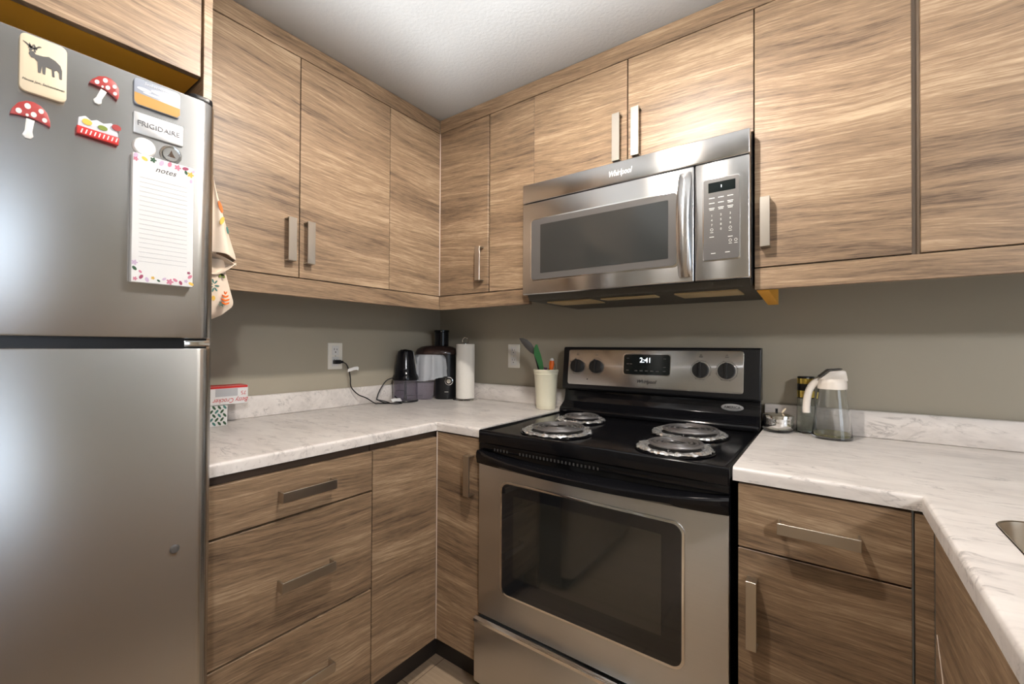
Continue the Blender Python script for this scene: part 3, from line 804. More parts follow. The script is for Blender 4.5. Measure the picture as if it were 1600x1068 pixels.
def upper(u, v):
    ztop = 1.62; zb = 1.408 - 0.022 * u * u
    z = ztop + (zb - ztop) * v
    ye = lerp(edge1, z)
    a = u * 1.35
    if a <= 1: y = -1.3515 + (ye + 1.3515) * a; x = 0.612 + 0.014 * math.sin(a * PI) * v + 0.004 * math.sin(a * 9 + v * 3)
    else: k = (a - 1) / 0.35; y = ye + 0.004 * k; x = 0.612 - 0.11 * k
    return (x, y, z)
pu = sheet(upper, 22, 18, TOWEL)
pu.use(ORANGE).prism(ell(-1.3305, 1.515, 0.0035, 0.014, 12, 0.3), (0.6215, 0, 0), Y, Z, 0.002)
pu.use(YELLOWP).prism(ell(-1.328, 1.482, 0.004, 0.010, 12, -0.3), (0.625, 0, 0), Y, Z, 0.002)
pu.use(TEAL).prism(ell(-1.316, 1.462, 0.002, 0.009, 10, 0.2), (0.624, 0, 0), Y, Z, 0.002)
obj('upper_fold', pu, t, smooth=60)
def curl(u, v):     # back side of the rolled hem
    a = u
    y = -1.3515 + (lerp(edge1, 1.388) + 1.3515 + 0.001) * a
    z0 = 1.408 - 0.022 * a * a
    z1 = 1.3555 + 0.034 * max(0, (a - 0.25) / 0.75) ** 1.6
    z = z0 + (z1 - z0) * v
    x = 0.604 - 0.050 * math.sin(v * PI) * (1 - a * 0.6)
    return (x, y, z)
cu = obj('rolled_hem', sheet(curl, 14, 10, TOWEL), t, smooth=60)
edge2 = [(1.40, -1.312), (1.362, -1.304), (1.33, -1.294), (1.297, -1.2835), (1.285, -1.284), (1.262, -1.308), (1.249, -1.3325)]
def lower(u, v):
    y0 = -1.3515
    z = 1.395 + (1.249 - 1.395) * v
    ye = lerp(edge2, z)
    y = y0 + (ye - y0) * u
    zz = z + (0.012 * (1 - u) if v > 0.97 else 0)
    x = 0.586 + 0.012 * math.sin(u * 2.6 + v * 2)
    return (x, y, zz)
lo = sheet(lower, 16, 22, TOWEL)
fx = 0.6005
lo.use(ORANGE)
for k, w in ((0, 0.003), (1, 0.0065), (2, 0.009), (3, 0.0085)):
    lo.prism([(-1.309 - w, 1.3185 - k * 0.0085), (-1.309, 1.3150 - k * 0.0085), (-1.309 + w, 1.3185 - k * 0.0085), (-1.309 + w * 0.8, 1.3140 - k * 0.0085), (-1.309, 1.3110 - k * 0.0085), (-1.309 - w * 0.8, 1.3140 - k * 0.0085)], (fx - 0.004, 0, 0), Y, Z, 0.0042)
lo.use(TEAL)
for q in range(7): lo.prism(ell(-1.334 + 0.007 * math.cos(q * 0.9), 1.330 + 0.011 * math.sin(q * 0.9), 0.0055, 0.0018, 10, q * 0.9), (fx - 0.006, 0, 0), Y, Z, 0.0035)
lo.use(LEAFG)
for q in range(5): lo.prism(ell(-1.321 + 0.002 * q, 1.358 - 0.001 * (q - 2) ** 2, 0.004, 0.0022, 10, 0.8 - q * 0.5), (fx - 0.004, 0, 0), Y, Z, 0.0035)
lo.use(YELLOWP).prism(ell(-1.334, 1.300, 0.004, 0.006, 10), (fx - 0.006, 0, 0), Y, Z, 0.0035)
lo.use(TEAL)
for q in range(6): lo.prism(ell(-1.317 + 0.004 * math.cos(q * 1.05), 1.287 + 0.004 * math.sin(q * 1.05), 0.0028, 0.0008, 8, q * 1.05), (fx - 0.005, 0, 0), Y, Z, 0.0035)
obj('lower_flap', lo, t, smooth=60)
obj('hook', MB(CHROME).tube([(0.53, -1.3538, 1.612), (0.53, -1.346, 1.612), (0.53, -1.343, 1.606), (0.53, -1.343, 1.620)], 0.0025, 8), t)

# ------------------------------------------------------------------ boxes at the left end of the counter
t = thing('patterned_box', 'small white box with dark green leaf pattern beside the refrigerator', 'box', (0.085, -1.19, ZT))
mb = MB(PAPER); mb.box((0.055, -1.262, ZT + 0.0005), (0.120, -1.1215, 0.984), 0.001, 1)
obj('carton', mb, t)
mb = MB(LEAFD)
rnd = random.Random(5)
for j in range(5):
    for i in range(9):
        y = -1.258 + i * 0.016 + (0.008 if j % 2 else 0); z = 0.9225 + j * 0.0135
        if y > -1.127 or z > 0.979: continue
        mb.use(LEAFD if (i + j) % 3 else TEAL).prism(ell(y, z, 0.0078, 0.0036, 12, (0.9 if j % 2 else 2.2)), (0.1201, 0, 0), Y, Z, 0.0003)
for i in range(4):
    mb.use(LEAFD).prism(ell(0.064 + i * 0.016, 0.945 + 0.02 * (i % 2), 0.006, 0.010, 12, 0.5), (0, -1.1214, 0), -X, Z, 0.0003) if False else None
obj('leaf_print', mb, t)
t = thing('food_box', 'red and white lettered food box lying on the leaf box, text upside down', 'box', (0.085, -1.15, 0.985))
obj('carton', MB(PAPER).box((0.062, -1.262, 0.9850), (0.124, -1.0585, 1.0480), 0.001, 1), t)
mb = MB(RED_INK)
BFX = 0.1242
mb.text('Betty Crocker', (BFX, -1.112, 0.9985), -Y, -Z, 0.0225, 0.0003, shear=0.3, sx=0.82)
mb.text('75', (BFX, -1.0735, 1.0225), -Y, -Z, 0.018, 0.0003)
mb.prism([(-1.255, 1.0475), (-1.0590, 1.0475), (-1.0590, 1.0410), (-1.10, 1.0410), (-1.150, 1.0340), (-1.255, 1.0340)], (BFX, 0, 0), Y, -Z, -0.0003) if False else mb.box((BFX - 0.0001, -1.255, 1.0400), (BFX + 0.0003, -1.0600, 1.0475))
mb.box((0.064, -1.255, 1.0480), (0.123, -1.060, 1.0484))
obj('printing', mb, t)
mb = MB(INK_L); mb.prism([(-1.160, 1.0385), (-1.160, 1.0125), (-1.092, 1.0125), (-1.092, 1.0385)], (BFX, 0, 0), Y, Z, 0.0003)
obj('window_print', mb, t)

# ------------------------------------------------------------------ outlets
def outlet(name, label, o, r, n, loc):
    t = thing(name, label, 'outlet', loc)
    o = Vector(o); r = Vector(r); n = Vector(n)
    obj('plate', MB(WHITE).prism(rr(-0.0345, -0.0585, 0.0345, 0.0585, 0.003), o, r, Z, 0.005, 0.0015, 2, True), t)
    for dz in (0.0245, -0.0245):
        mb = MB(WHITE2); mb.prism(rr(-0.0165, dz - 0.0215, 0.0165, dz + 0.0215, 0.004), o + n * 0.005, r, Z, 0.0015, 0.0005, 1, True)
        k = obj('receptacle', mb, t)
        s = MB(BLACK_M)
        for a, w, h in ((-0.0065, 0.0022, 0.0085), (0.0065, 0.0022, 0.007)):
            s.prism([(a - w / 2, dz + 0.002), (a + w / 2, dz + 0.002), (a + w / 2, dz + 0.002 + h), (a - w / 2, dz + 0.002 + h)], o + n * 0.0066, r, Z, 0.0002)
        s.prism(ell(0, dz - 0.007, 0.0028, 0.0028, 12), o + n * 0.0066, r, Z, 0.0002)
        obj('slots', s, k)
    obj('screw', MB(CHROME).lathe([(0, 0.001), (0.002, 0.0008), (0.0025, 0), (0, 0)], o + n * 0.005, 12, n), t)
outlet('wall_outlet', 'white wall outlet with a black plug in its lower socket', (0.0003, -0.650, 1.1410), Y, X, (0, -0.65, 1.14))
outlet('wall_outlet', 'white wall outlet with empty sockets behind the utensil crock', (0.521, -0.0003, 1.1400), X, -Y, (0.521, 0, 1.14))

# ------------------------------------------------------------------ mini chopper with its cord
cx, cy = 0.084, -0.318
t = thing('mini_chopper', 'small black topped food chopper with clear bowl and power cord', 'food chopper', (cx, cy, ZT))
z0 = ZT + 0.0005
obj('base', MB(BLACK_P).lathe([(0, 0), (0.062, 0), (0.064, 0.004), (0.062, 0.008), (0, 0.008)], (cx, cy, z0), 40), t)
obj('bowl', MB(SMOKY).lathe([(0, 0.0085), (0.058, 0.0085), (0.060, 0.012), (0.058, 0.106), (0.0555, 0.106), (0.0575, 0.014), (0, 0.0125)], (cx, cy, z0), 40), t)
mb = MB(BLACK_P); mb.lathe([(0, 0.014), (0.010, 0.014), (0.007, 0.03), (0.0055, 0.100), (0, 0.100)], (cx, cy, z0), 12)
for s, zz in ((1, 0.03), (-1, 0.055)):
    mb.prism([(0.004, 0), (0.035, 0.004), (0.044, 0.014), (0.03, 0.012), (0.004, 0.010)], (cx, cy, z0 + zz), (s * 0.8, 0.6 * s, 0), (-0.6 * s, 0.8 * s, 0), 0.0015)
obj('blade', mb, t)
hd = [(0, 0.1065), (0.0635, 0.1065), (0.0645, 0.116), (0.061, 0.128), (0.055, 0.136), (0.050, 0.165), (0.045, 0.200), (0.040, 0.232), (0.037, 0.247), (0.028, 0.254), (0, 0.255)]
obj('motor_head', MB(BLACK_E).lathe(hd, (cx, cy, z0), 40), t)
mb = MB(CHROME); pts = [(cx + 0.0370 * 0.80, cy + 0.0370 * 0.6, z0 + 0.249)]
for zz, rad in ((0.240, 0.0400), (0.215, 0.0435), (0.200, 0.0455), (0.180, 0.0485), (0.160, 0.0515)):
    pts.append((cx + rad * 0.80, cy + rad * 0.6, z0 + zz))
mb.tube(pts, 0.0025, 8); mb.tube([(cx - 0.02, cy - 0.015, z0 + 0.2545), (cx, cy, z0 + 0.2565), (cx + 0.027, cy + 0.02, z0 + 0.250)], 0.0022, 8)
obj('trim_strip', mb, t)
def smooth_path(P, n=8):
    P = [Vector(p) for p in P]; out = []
    for i in range(len(P) - 1):
        a = P[max(i - 1, 0)]; b = P[i]; c = P[i + 1]; d = P[min(i + 2, len(P) - 1)]
        for k in range(n):
            s = k / n
            out.append(0.5 * ((2 * b) + (c - a) * s + (2 * a - 5 * b + 4 * c - d) * s * s + (3 * b - a - 3 * c + d) * s ** 3))
    out.append(P[-1]); return out
pg = MB(BLACK_P); pg.box((0.0075, -0.665, 1.1060), (0.028, -0.634, 1.1240), 0.003); pg.prism([(-0.636, 1.108), (-0.636, 1.122), (-0.622, 1.119), (-0.622, 1.110)], (0.012, 0, 0), Y, Z, 0.013)
obj('plug', pg, t)
cord = smooth_path([(0.020, -0.628, 1.1145), (0.026, -0.610, 1.105), (0.028, -0.596, 1.075), (0.030, -0.590, 1.040), (0.034, -0.588, 1.000), (0.045, -0.560, 0.965), (0.052, -0.520, 0.945), (0.060, -0.480, 0.918), (0.072, -0.470, ZT + 0.004), (0.090, -0.455, ZT + 0.004), (0.105, -0.430, ZT + 0.004), (0.085, -0.440, ZT + 0.012), (0.060, -0.470, 0.934)])
cd = MB(BLACK_P); cd.tube(cord, 0.0027, 8)
cd.tube(smooth_path([(0.060, -0.470, 0.934), (0.052, -0.455, 0.960), (0.045, -0.430, 0.990), (0.045, -0.400, 1.020), (0.060, -0.370, 1.032), (cx - 0.030, cy - 0.040, 1.034)]), 0.0027, 8)
cd.tube(smooth_path([(0.060, -0.470, 0.934), (0.090, -0.450, 0.920), (0.130, -0.430, ZT + 0.004), (0.150, -0.405, ZT + 0.004), (0.140, -0.385, ZT + 0.006), (0.105, -0.385, 0.935), (0.090, -0.388, 0.945)]), 0.0027, 8)
obj('cord', cd, t)
tg = MB(PAPER); tg.loft([[(0.030, -0.598 + a, 1.083 + b), (0.031, -0.598 + a, 1.083 + b), (0.031, -0.600 + a, 1.068 + b), (0.030, -0.600 + a, 1.068 + b)] for a, b in ((-0.004, 0), (0.012, 0.004), (0.028, 0.008), (0.044, 0.009), (0.050, 0.004))])
obj('tag', tg, t)
tg = MB(PAPER); tg.loft([[(0.125, y, z), (0.126, y, z), (0.135, y + 0.004, z - 0.014), (0.134, y + 0.004, z - 0.014)] for y, z in ((-0.440, 0.938), (-0.420, 0.940), (-0.400, 0.938), (-0.385, 0.938))])
obj('tag', tg, t)

# ------------------------------------------------------------------ juicer
jc = Vector((0.120, -0.136, ZT + 0.0005)); jr = Vector((0.783, 0.622, 0)); jf = Vector((0.622, -0.783, 0))
t = thing('juicer', 'black electric juicer in the corner with plastic bag over its pulp bin', 'juicer', jc)
JS = 1.075
J = lambda a, b, c: jc + (jr * a + jf * b + Z * c) * JS
def oval(a0, b0, z, ra, rb, n=28, p=2.6):
    out = []
    for i in range(n):
        th = 2 * PI * i / n; ct, stt = math.cos(th), math.sin(th)
        out.append(J(a0 + ra * math.copysign(abs(ct) ** (2 / p), ct), b0 + rb * math.copysign(abs(stt) ** (2 / p), stt), z))
    return out
mb = MB(BLACK_P); mb.loft([oval(0.040, -0.006, z, ra, rb) for z, ra, rb in ((0, 0.048, 0.050), (0.006, 0.050, 0.052), (0.10, 0.048, 0.050), (0.19, 0.048, 0.050), (0.215, 0.046, 0.050))])
obj('motor_base', mb, t)
mb = MB(SMOKY); mb.loft([oval(-0.058, 0.004, z, ra, rb) for z, ra, rb in ((0.0, 0.036, 0.048), (0.004, 0.038, 0.05), (0.10, 0.044, 0.056), (0.19, 0.046, 0.058))])
obj('pulp_bin', mb, t)
mb = MB(BROWNLID); mb.loft([oval(0.0, 0, z, ra, rb) for z, ra, rb in ((0.2155, 0.105, 0.064), (0.225, 0.106, 0.065), (0.240, 0.098, 0.060), (0.252, 0.078, 0.050), (0.258, 0.05, 0.035))])
obj('cover', mb, t)
mb = MB(BLACK_E); mb.lathe([(0, 0.255), (0.036, 0.255), (0.036, 0.346), (0.039, 0.349), (0.039, 0.358), (0.033, 0.358), (0.033, 0.27), (0, 0.27)], J(0.020, -0.005, 0), 28)
obj('feed_chute', mb, t)
mb = MB(BLACK_P); mb.lathe([(0, 0), (0.018, 0), (0.018, 0.008), (0, 0.008)], J(0.062, 0.044, 0.088), 24, jf)
mb.use(CHROME).lathe([(0.0182, 0.0), (0.021, 0.0), (0.021, 0.005), (0.0182, 0.006)], J(0.062, 0.044, 0.088), 24, jf)
mb.use(CHROME).lathe([(0, 0.0165), (0.011, 0.016), (0.0125, 0.008), (0, 0.008)], J(0.062, 0.044, 0.088), 20, jf)
obj('dial', mb, t)
mb = MB(LABEL_INK); mb.box((-0.009, -0.0012, 0), (0.009, 0.0012, 0.0003))
for v in mb.bm.verts:
    a, b, c = v.co; v.co = J(0.050 + a, 0.0452 + c, 0.036 + b)
obj('mark', mb, t)
# bag: crumpled loose film round the bin's upper half
mb = MB(BAG); secs = []
rnd = random.Random(11)
wr = [rnd.uniform(-1, 1) for _ in range(60)]
for k, (z, s, dz) in enumerate(((0.214, 0.94, 0), (0.200, 1.06, 0), (0.175, 1.10, 0), (0.150, 1.14, 0), (0.125, 1.12, 1), (0.108, 1.14, 1), (0.100, 1.15, 1), (0.104, 1.11, 1))):
    ring = []
    for i, q in enumerate(oval(-0.030, 0.010, z, 0.078 * s, 0.060 * s, 60, 2.4)):
        d_ = (q - J(-0.030, 0.010, z)).normalized()
        ring.append(q + d_ * 0.0085 * wr[i] * (0.5 + k * 0.12) + Z * dz * 0.012 * math.sin(i * 0.21 + 0.6))
    secs.append(ring)
# keep clear of the walls
for s_ in secs:
    for q in s_:
        q.x = max(q.x, 0.006 if q.z > 1.0 else 0.024); q.y = min(q.y, -0.006 if q.z > 1.0 else -0.024)
mb.loft(secs, close_ends=False)
obj('plastic_bag', mb, t, smooth=80)

# ------------------------------------------------------------------ paper towel
px, py = 0.280, -0.094
t = thing('paper_towel_holder', 'chrome paper towel holder standing beside the black juicer', 'paper towel holder', (px, py, ZT))
obj('base', MB(CHROME).lathe([(0, 0.0), (0.061, 0.0), (0.063, 0.003), (0.060, 0.007), (0.02, 0.009), (0, 0.009)], (px, py, ZT + 0.0005), 40), t)
mb = MB(CHROME); mb.tube([(px, py, ZT + 0.008), (px, py, ZT + 0.290)], 0.004, 10)
dx, dy = 0.80, 0.6
mb.tube([(px + dx * 0.015 * math.cos(a), py + dy * 0.015 * math.cos(a), ZT + 0.302 + 0.018 * math.sin(a)) for a in [PI * (-0.15 + 1.3 * i / 14) for i in range(15)]], 0.0026, 8)
mb.tube([(px - 0.012, py - 0.009, ZT + 0.292), (px + 0.012, py + 0.009, ZT + 0.292)], 0.0025, 8)
obj('rod', mb, t)
r_ = obj('paper_towel_roll', MB(PTOWEL).lathe([(0.020, 0.0), (0.046, 0.0), (0.0475, 0.002), (0.0475, 0.274), (0.046, 0.276), (0.020, 0.276), (0.020, 0.0)], (px, py, ZT + 0.0105), 48), origin=(px, py, ZT + 0.0105))
tag(r_, 'white paper towel roll standing on the chrome holder', 'paper towel')

# ------------------------------------------------------------------ utensil crock
ux, uy = 0.770, -0.103
t = thing('utensil_crock', 'cream ceramic crock of utensils standing left of the range', 'crock', (ux, uy, ZT))
obj('pot', MB(CERAMIC).lathe([(0, 0.0), (0.040, 0.0), (0.043, 0.003), (0.0435, 0.014), (0.0448, 0.017), (0.0440, 0.021), (0.0515, 0.150), (0.0535, 0.153), (0.0530, 0.158), (0.0555, 0.162), (0.0560, 0.172), (0.0540, 0.175), (0.0500, 0.174), (0.0440, 0.02), (0.0, 0.012)], (ux, uy, ZT + 0.0005), 48), t)
def utensil(name, label, cat): return thing(name, label, cat, (ux, uy, ZT + 0.02))
# plane facing the camera: right a=(0.85,0.52), towards viewer n
ua = Vector((0.854, 0.52, 0)); un = ua.cross(Z)
U = lambda a, b, c: Vector((ux, uy, ZT)) + ua * a + un * b + Z * c
t = utensil('spatula', 'grey headed spatula leaning left out of the cream crock', 'spatula')
mb = MB(GREY_SIL)
head = [(-0.120, 0.312), (-0.104, 0.313), (-0.084, 0.306), (-0.066, 0.290), (-0.052, 0.268), (-0.046, 0.250), (-0.054, 0.240), (-0.072, 0.250), (-0.094, 0.272), (-0.112, 0.296)]
mb.prism(head, U(0, -0.004, 0), ua, Z, 0.004, 0.001)
obj('head', mb, t)
mb = MB(BLACK_P); mb.tube([U(0.012, -0.010, 0.028), U(-0.024, -0.010, 0.150), U(-0.034, -0.008, 0.185), U(-0.052, -0.003, 0.250)], [0.005, 0.0055, 0.006, 0.005], 10)
obj('shaft', mb, t)
t = utensil('turner', 'green plastic turner standing upright in the cream crock', 'spatula')
mb = MB(GREEN); mb.loft([[U(a - w, b - 0.002, c), U(a + w, b - 0.002, c), U(a + w, b + 0.002, c), U(a - w, b + 0.002, c)] for a, w, b, c in ((0.0, 0.006, 0.012, 0.03), (-0.018, 0.009, 0.014, 0.170), (-0.026, 0.012, 0.015, 0.205), (-0.038, 0.015, 0.015, 0.240), (-0.043, 0.010, 0.015, 0.268), (-0.042, 0.004, 0.015, 0.284))])
obj('blade', mb, t)
t = utensil('peeler', 'orange handled tool with white tip in the cream crock', 'kitchen tool')
mb = MB(ORANGE); mb.tube([U(0.012, 0.016, 0.03), U(0.022, 0.022, 0.175), U(0.025, 0.022, 0.200), U(0.026, 0.022, 0.214)], [0.006, 0.009, 0.0115, 0.009], 14)
obj('handle', mb, t)
mb = MB(WHITE2); mb.lathe([(0.0095, 0.0), (0.009, 0.006), (0.005, 0.011), (0, 0.012)], U(0.026, 0.022, 0.214), 14)
obj('tip', mb, t)
t = utensil('whisk', 'small wire whisk behind the orange tool in the crock', 'whisk')
mb = MB(CHROME)
for k in range(4):
    a = k * PI / 4
    mb.tube([U(0.031 + 0.012 * math.cos(a) * math.sin(s) , -0.014 + 0.012 * math.sin(a) * math.sin(s), 0.182 - 0.022 * math.cos(s)) for s in [2 * PI * i / 20 for i in range(20)]], 0.0009, 6, True)
obj('wires', mb, t)
obj('handle', MB(CHROME).tube([U(0.022, -0.012, 0.03), U(0.031, -0.014, 0.162)], 0.004, 10), t)
t = utensil('spoon', 'dark purple handled spoon low among the crock utensils', 'spoon')
obj('handle', MB(PURPLE).tube([U(-0.014, 0.030, 0.03), U(-0.006, 0.034, 0.150), U(-0.001, 0.033, 0.184)], [0.005, 0.006, 0.0065], 12), t)

# ------------------------------------------------------------------ range
X0, X1 = 0.8420, 1.6000
t = thing('range', 'black and stainless electric coil range between the two countertops', 'stove', (1.22, -0.32, 0))
obj('body', MB(BLACK_E).box((X0 + 0.003, -0.628, 0.02), (X1 - 0.003, -0.022, 0.868), 0.002), t)
bm = bmesh.new(); bmesh.ops.create_cube(bm, size=1.0)
for v in bm.verts:
    v.co = Vector((X0 + (v.co.x + 0.5) * (X1 - X0), -0.646 + (v.co.y + 0.5) * (0.646 - 0.024), 0.868 + (v.co.z + 0.5) * 0.043))
tf = [f for f in bm.faces if f.normal.z > 0.9]
bmesh.ops.inset_region(bm, faces=tf, thickness=0.016, depth=0.0)
r2 = bmesh.ops.inset_region(bm, faces=tf, thickness=0.008, depth=0.0)
for v in tf[0].verts: v.co.z -= 0.005
ed = [e for e in bm.edges if len(e.link_faces) == 2 and e.calc_face_angle(0) > 1.0]
bmesh.ops.bevel(bm, geom=ed, offset=0.005, segments=3, profile=0.5, affect='EDGES')
mb = MB(BLACK_E); mb._merge(bm); obj('cooktop', mb, t)
# backguard riser and control housing
mb = MB(BLACK_E); mb.prism([(-0.024, 0.9085), (-0.112, 0.9085), (-0.114, 0.9200), (-0.108, 0.9290), (-0.090, 0.9400), (-0.070, 0.9540), (-0.062, 0.9750), (-0.060, 1.0030), (-0.024, 1.0030)], (X0 + 0.002, 0, 0), Y, Z, X1 - X0 - 0.004, 0.0015, 2)
bg = obj('backguard', mb, t)
bd = MB(BADGE); ry = -0.0625
bd.prism(ell(1.5110, 0.9780, 0.036, 0.0125, 32), (0, ry, 0), X, Z, 0.003, 0.001, 2, True)
bd = obj('badge', bd, bg)
obj('lettering', MB(INK).text('AMERICA', (1.5110, ry - 0.0031, 0.9785), X, Z, 0.0125, 0.0004, offset=0.0002), bd)
mb = MB(BLACK_P); mb.prism([(-0.024, 1.0050), (-0.078, 1.0050), (-0.085, 1.0120), (-0.085, 1.0220), (-0.068, 1.1820), (-0.062, 1.1870), (-0.024, 1.1870)], (X0, 0, 0), Y, Z, X1 - X0, 0.003, 3)
ch = obj('control_housing', mb, t)
uh = Vector((0, 0.017, 0.16)).normalized()
nh = X.cross(uh)
H = lambda x, z: Vector((x, -0.085 + 0.017 * (z - 1.022) / 0.16, z)) + nh * 0.0002
pn = MB(STEEL); o0 = H(0, 1.022)
pn.prism(rr(0.8690, 0.006, 1.5490, 0.1540, 0.010), o0, X, uh, 0.002, 0.0008, 2, True)
pn = obj('control_panel', pn, ch)
ds = MB(LCD); ds.prism(rr(1.1200, 0.0580, 1.3020, 0.1375, 0.011), o0 + nh * 0.0022, X, uh, 0.002, 0.0006, 1, True)
ds.use(CHROME).prism(rr(1.1165, 0.0545, 1.3055, 0.1410, 0.013), o0 + nh * 0.0020, X, uh, 0.0012, 0.0004, 1, True)
ds = obj('display', ds, pn)
dt = MB(GLOWT); dt.text('2:41', o0 + nh * 0.0044 + X * 1.208 + uh * 0.114, X, uh, 0.027, 0.0003)
obj('clock_digits', dt, ds)
dt = MB(GREYP)
for i, xx in enumerate((1.165, 1.186, 1.207, 1.228, 1.249)): dt.prism([(xx, 0.071), (xx + 0.012, 0.071), (xx + 0.012, 0.0755), (xx, 0.0755)], o0 + nh * 0.0044, X, uh, 0.0002)
for xx, zz in ((1.132, 0.120), (1.145, 0.098), (1.132, 0.098), (1.132, 0.073), (1.276, 0.120), (1.276, 0.088), (1.276, 0.072)): dt.prism([(xx, zz), (xx + 0.010, zz), (xx + 0.010, zz + 0.003), (xx, zz + 0.003)], o0 + nh * 0.0044, X, uh, 0.0002)
obj('button_marks', dt, ds)
lg = MB(BLACK_M); lg.text('Whirlpool', o0 + nh * 0.0022 + X * 1.212 + uh * 0.031, X, uh, 0.019, 0.0004, shear=0.3, sx=0.95, offset=0.0004)
obj('lettering', lg, pn)
lg = MB(INK); lg.lathe([(0, 0.0003), (0.0028, 0.0003), (0.0028, 0), (0, 0)], o0 + nh * 0.0022 + X * 0.962 + uh * 0.030, 12, nh)
obj('indicator_dot', lg, pn)
for kx in (0.9130, 1.0010, 1.4100, 1.4960):
    kc = o0 + nh * 0.0022 + X * kx + uh * 0.084
    kb = MB(BLACK_M); kb.lathe([(0, 0), (0.0285, 0), (0.0285, 0.004), (0.0275, 0.012), (0.025, 0.0145), (0, 0.0145)], kc, 36, nh)
    kb.prism(rr(-0.0045, -0.027, 0.0045, 0.029, 0.003), kc + nh * 0.0140, X, uh, 0.008, 0.0015)
    k = obj('knob', kb, pn)
    mk = MB(GREYP)
    mk.lathe([(0.0335, 0.0), (0.0345, 0.0), (0.0345, 0.0003), (0.0335, 0.0003)], kc, 36, nh)
    for s in range(8):
        a = s * PI / 4 + 0.3
        mk.prism([(0.036 * math.cos(a) - 0.0008, 0.036 * math.sin(a) - 0.0015), (0.036 * math.cos(a) + 0.0008, 0.036 * math.sin(a) - 0.0015), (0.036 * math.cos(a) + 0.0008, 0.036 * math.sin(a) + 0.0015), (0.036 * math.cos(a) - 0.0008, 0.036 * math.sin(a) + 0.0015)], kc, X, uh, 0.0003)
    mk.prism([(-0.006, 0.047), (0.006, 0.047), (0.006, 0.0495), (-0.006, 0.0495)], kc, X, uh, 0.0003)
    mk.prism([(-0.003, 0.054), (0.003, 0.054), (0.003, 0.056), (-0.003, 0.056)], kc, X, uh, 0.0003)
    obj('dial_marks', mk, pn)
# burners
zc = 0.9065
def burner(bx, by, R, turns):
    rnd = random.Random(int(bx * 1000))
    mb = MB(BLACK_E); mb.lathe([(R + 0.004, 0.0), (R + 0.006, 0.002), (R + 0.003, 0.004), (R - 0.012, 0.003), (R - 0.02, -0.0005), (R + 0.004, 0.0)], (bx, by, zc), 48)
    b = obj('burner', mb, t)
    # crumpled foil drip pan
    bm = bmesh.new(); n = 72; rings = []
    for rr_, h in ((R + 0.000, 0.0045), (R - 0.004, 0.0085), (R - 0.010, 0.0105), (R - 0.019, 0.0085), (R - 0.028, 0.0050), (R - 0.034, 0.0015)):
        rings.append([bm.verts.new((bx + (rr_ + rnd.uniform(-0.0026, 0.0026)) * math.cos(2 * PI * i / n), by + (rr_ + rnd.uniform(-0.0026, 0.0026)) * math.sin(2 * PI * i / n), zc + h + rnd.uniform(-0.0016, 0.0030))) for i in range(n)])
    for a_, b_ in zip(rings, rings[1:]):
        for i in range(n): bm.faces.new([a_[i], a_[(i + 1) % n], b_[(i + 1) % n], b_[i]])
    fb = MB(FOIL); fb._merge(bm); obj('foil_liner', fb, b, smooth=12)
    ib = MB(BLACK_M); ib.lathe([(0, 0.0024), (R * 0.4, 0.0028), (R - 0.030, 0.0052), (R - 0.030, 0.0046), (0, 0.0020)], (bx, by, zc), 48); obj('drip_bowl', ib, b)
    cb = MB(COILM); P = []
    Ro = R - 0.025; Ri = 0.022; N = turns * 40
    for i in range(N + 1):
        a = 2 * PI * i / 40; rad = Ri + (Ro - Ri) * i / N
        P.append((bx + rad * math.cos(a + 1.9), by + rad * math.sin(a + 1.9), zc + 0.0185))
    cb.tube(P, 0.0042, 8)
    cb.lathe([(0, 0.014), (0.012, 0.014), (0.013, 0.011), (0.012, 0.008), (0, 0.008)], (bx, by, zc), 20)
    for k in range(3):
        a = k * 2 * PI / 3 + 0.6
        d_ = Vector((math.cos(a), math.sin(a), 0)); w_ = Vector((-math.sin(a), math.cos(a), 0))
        cb.prism([(0.01, -0.001), (Ro + 0.003, -0.001), (Ro + 0.003, 0.001), (0.01, 0.001)], Vector((bx, by, zc + 0.0092)), d_, w_, 0.0055)
    obj('coil', cb, b)
burner(1.060, -0.503, 0.114, 4); burner(1.020, -0.255, 0.092, 3); burner(1.418, -0.275, 0.114, 4); burner(1.440, -0.515, 0.100, 4)
# oven door
DY = -0.6450
dr = MB(STEEL_V); dr.box((X0 + 0.002, DY, 0.3060), (X1 - 0.001, -0.629, 0.8030), 0.003)
dr = obj('oven_door', dr, t)
wf = MB(CHROME); wf.prism(rr(0.938, 0.4000, 1.5020, 0.7620, 0.030, 7), (0, DY + 0.0005, 0), X, Z, 0.0045, 0.0015, 2, True)
wf = obj('window_trim', wf, dr)
gl = MB(DGLASS); gl.prism(rr(0.9450, 0.4075, 1.4950, 0.7545, 0.024, 7), (0, DY - 0.0040, 0), X, Z, 0.0012)
gl.use(DGLASS2).prism(rr(0.990, 0.470, 1.447, 0.722, 0.004, 3), (0, DY - 0.0053, 0), X, Z, 0.0004)
obj('window_glass', gl, dr)
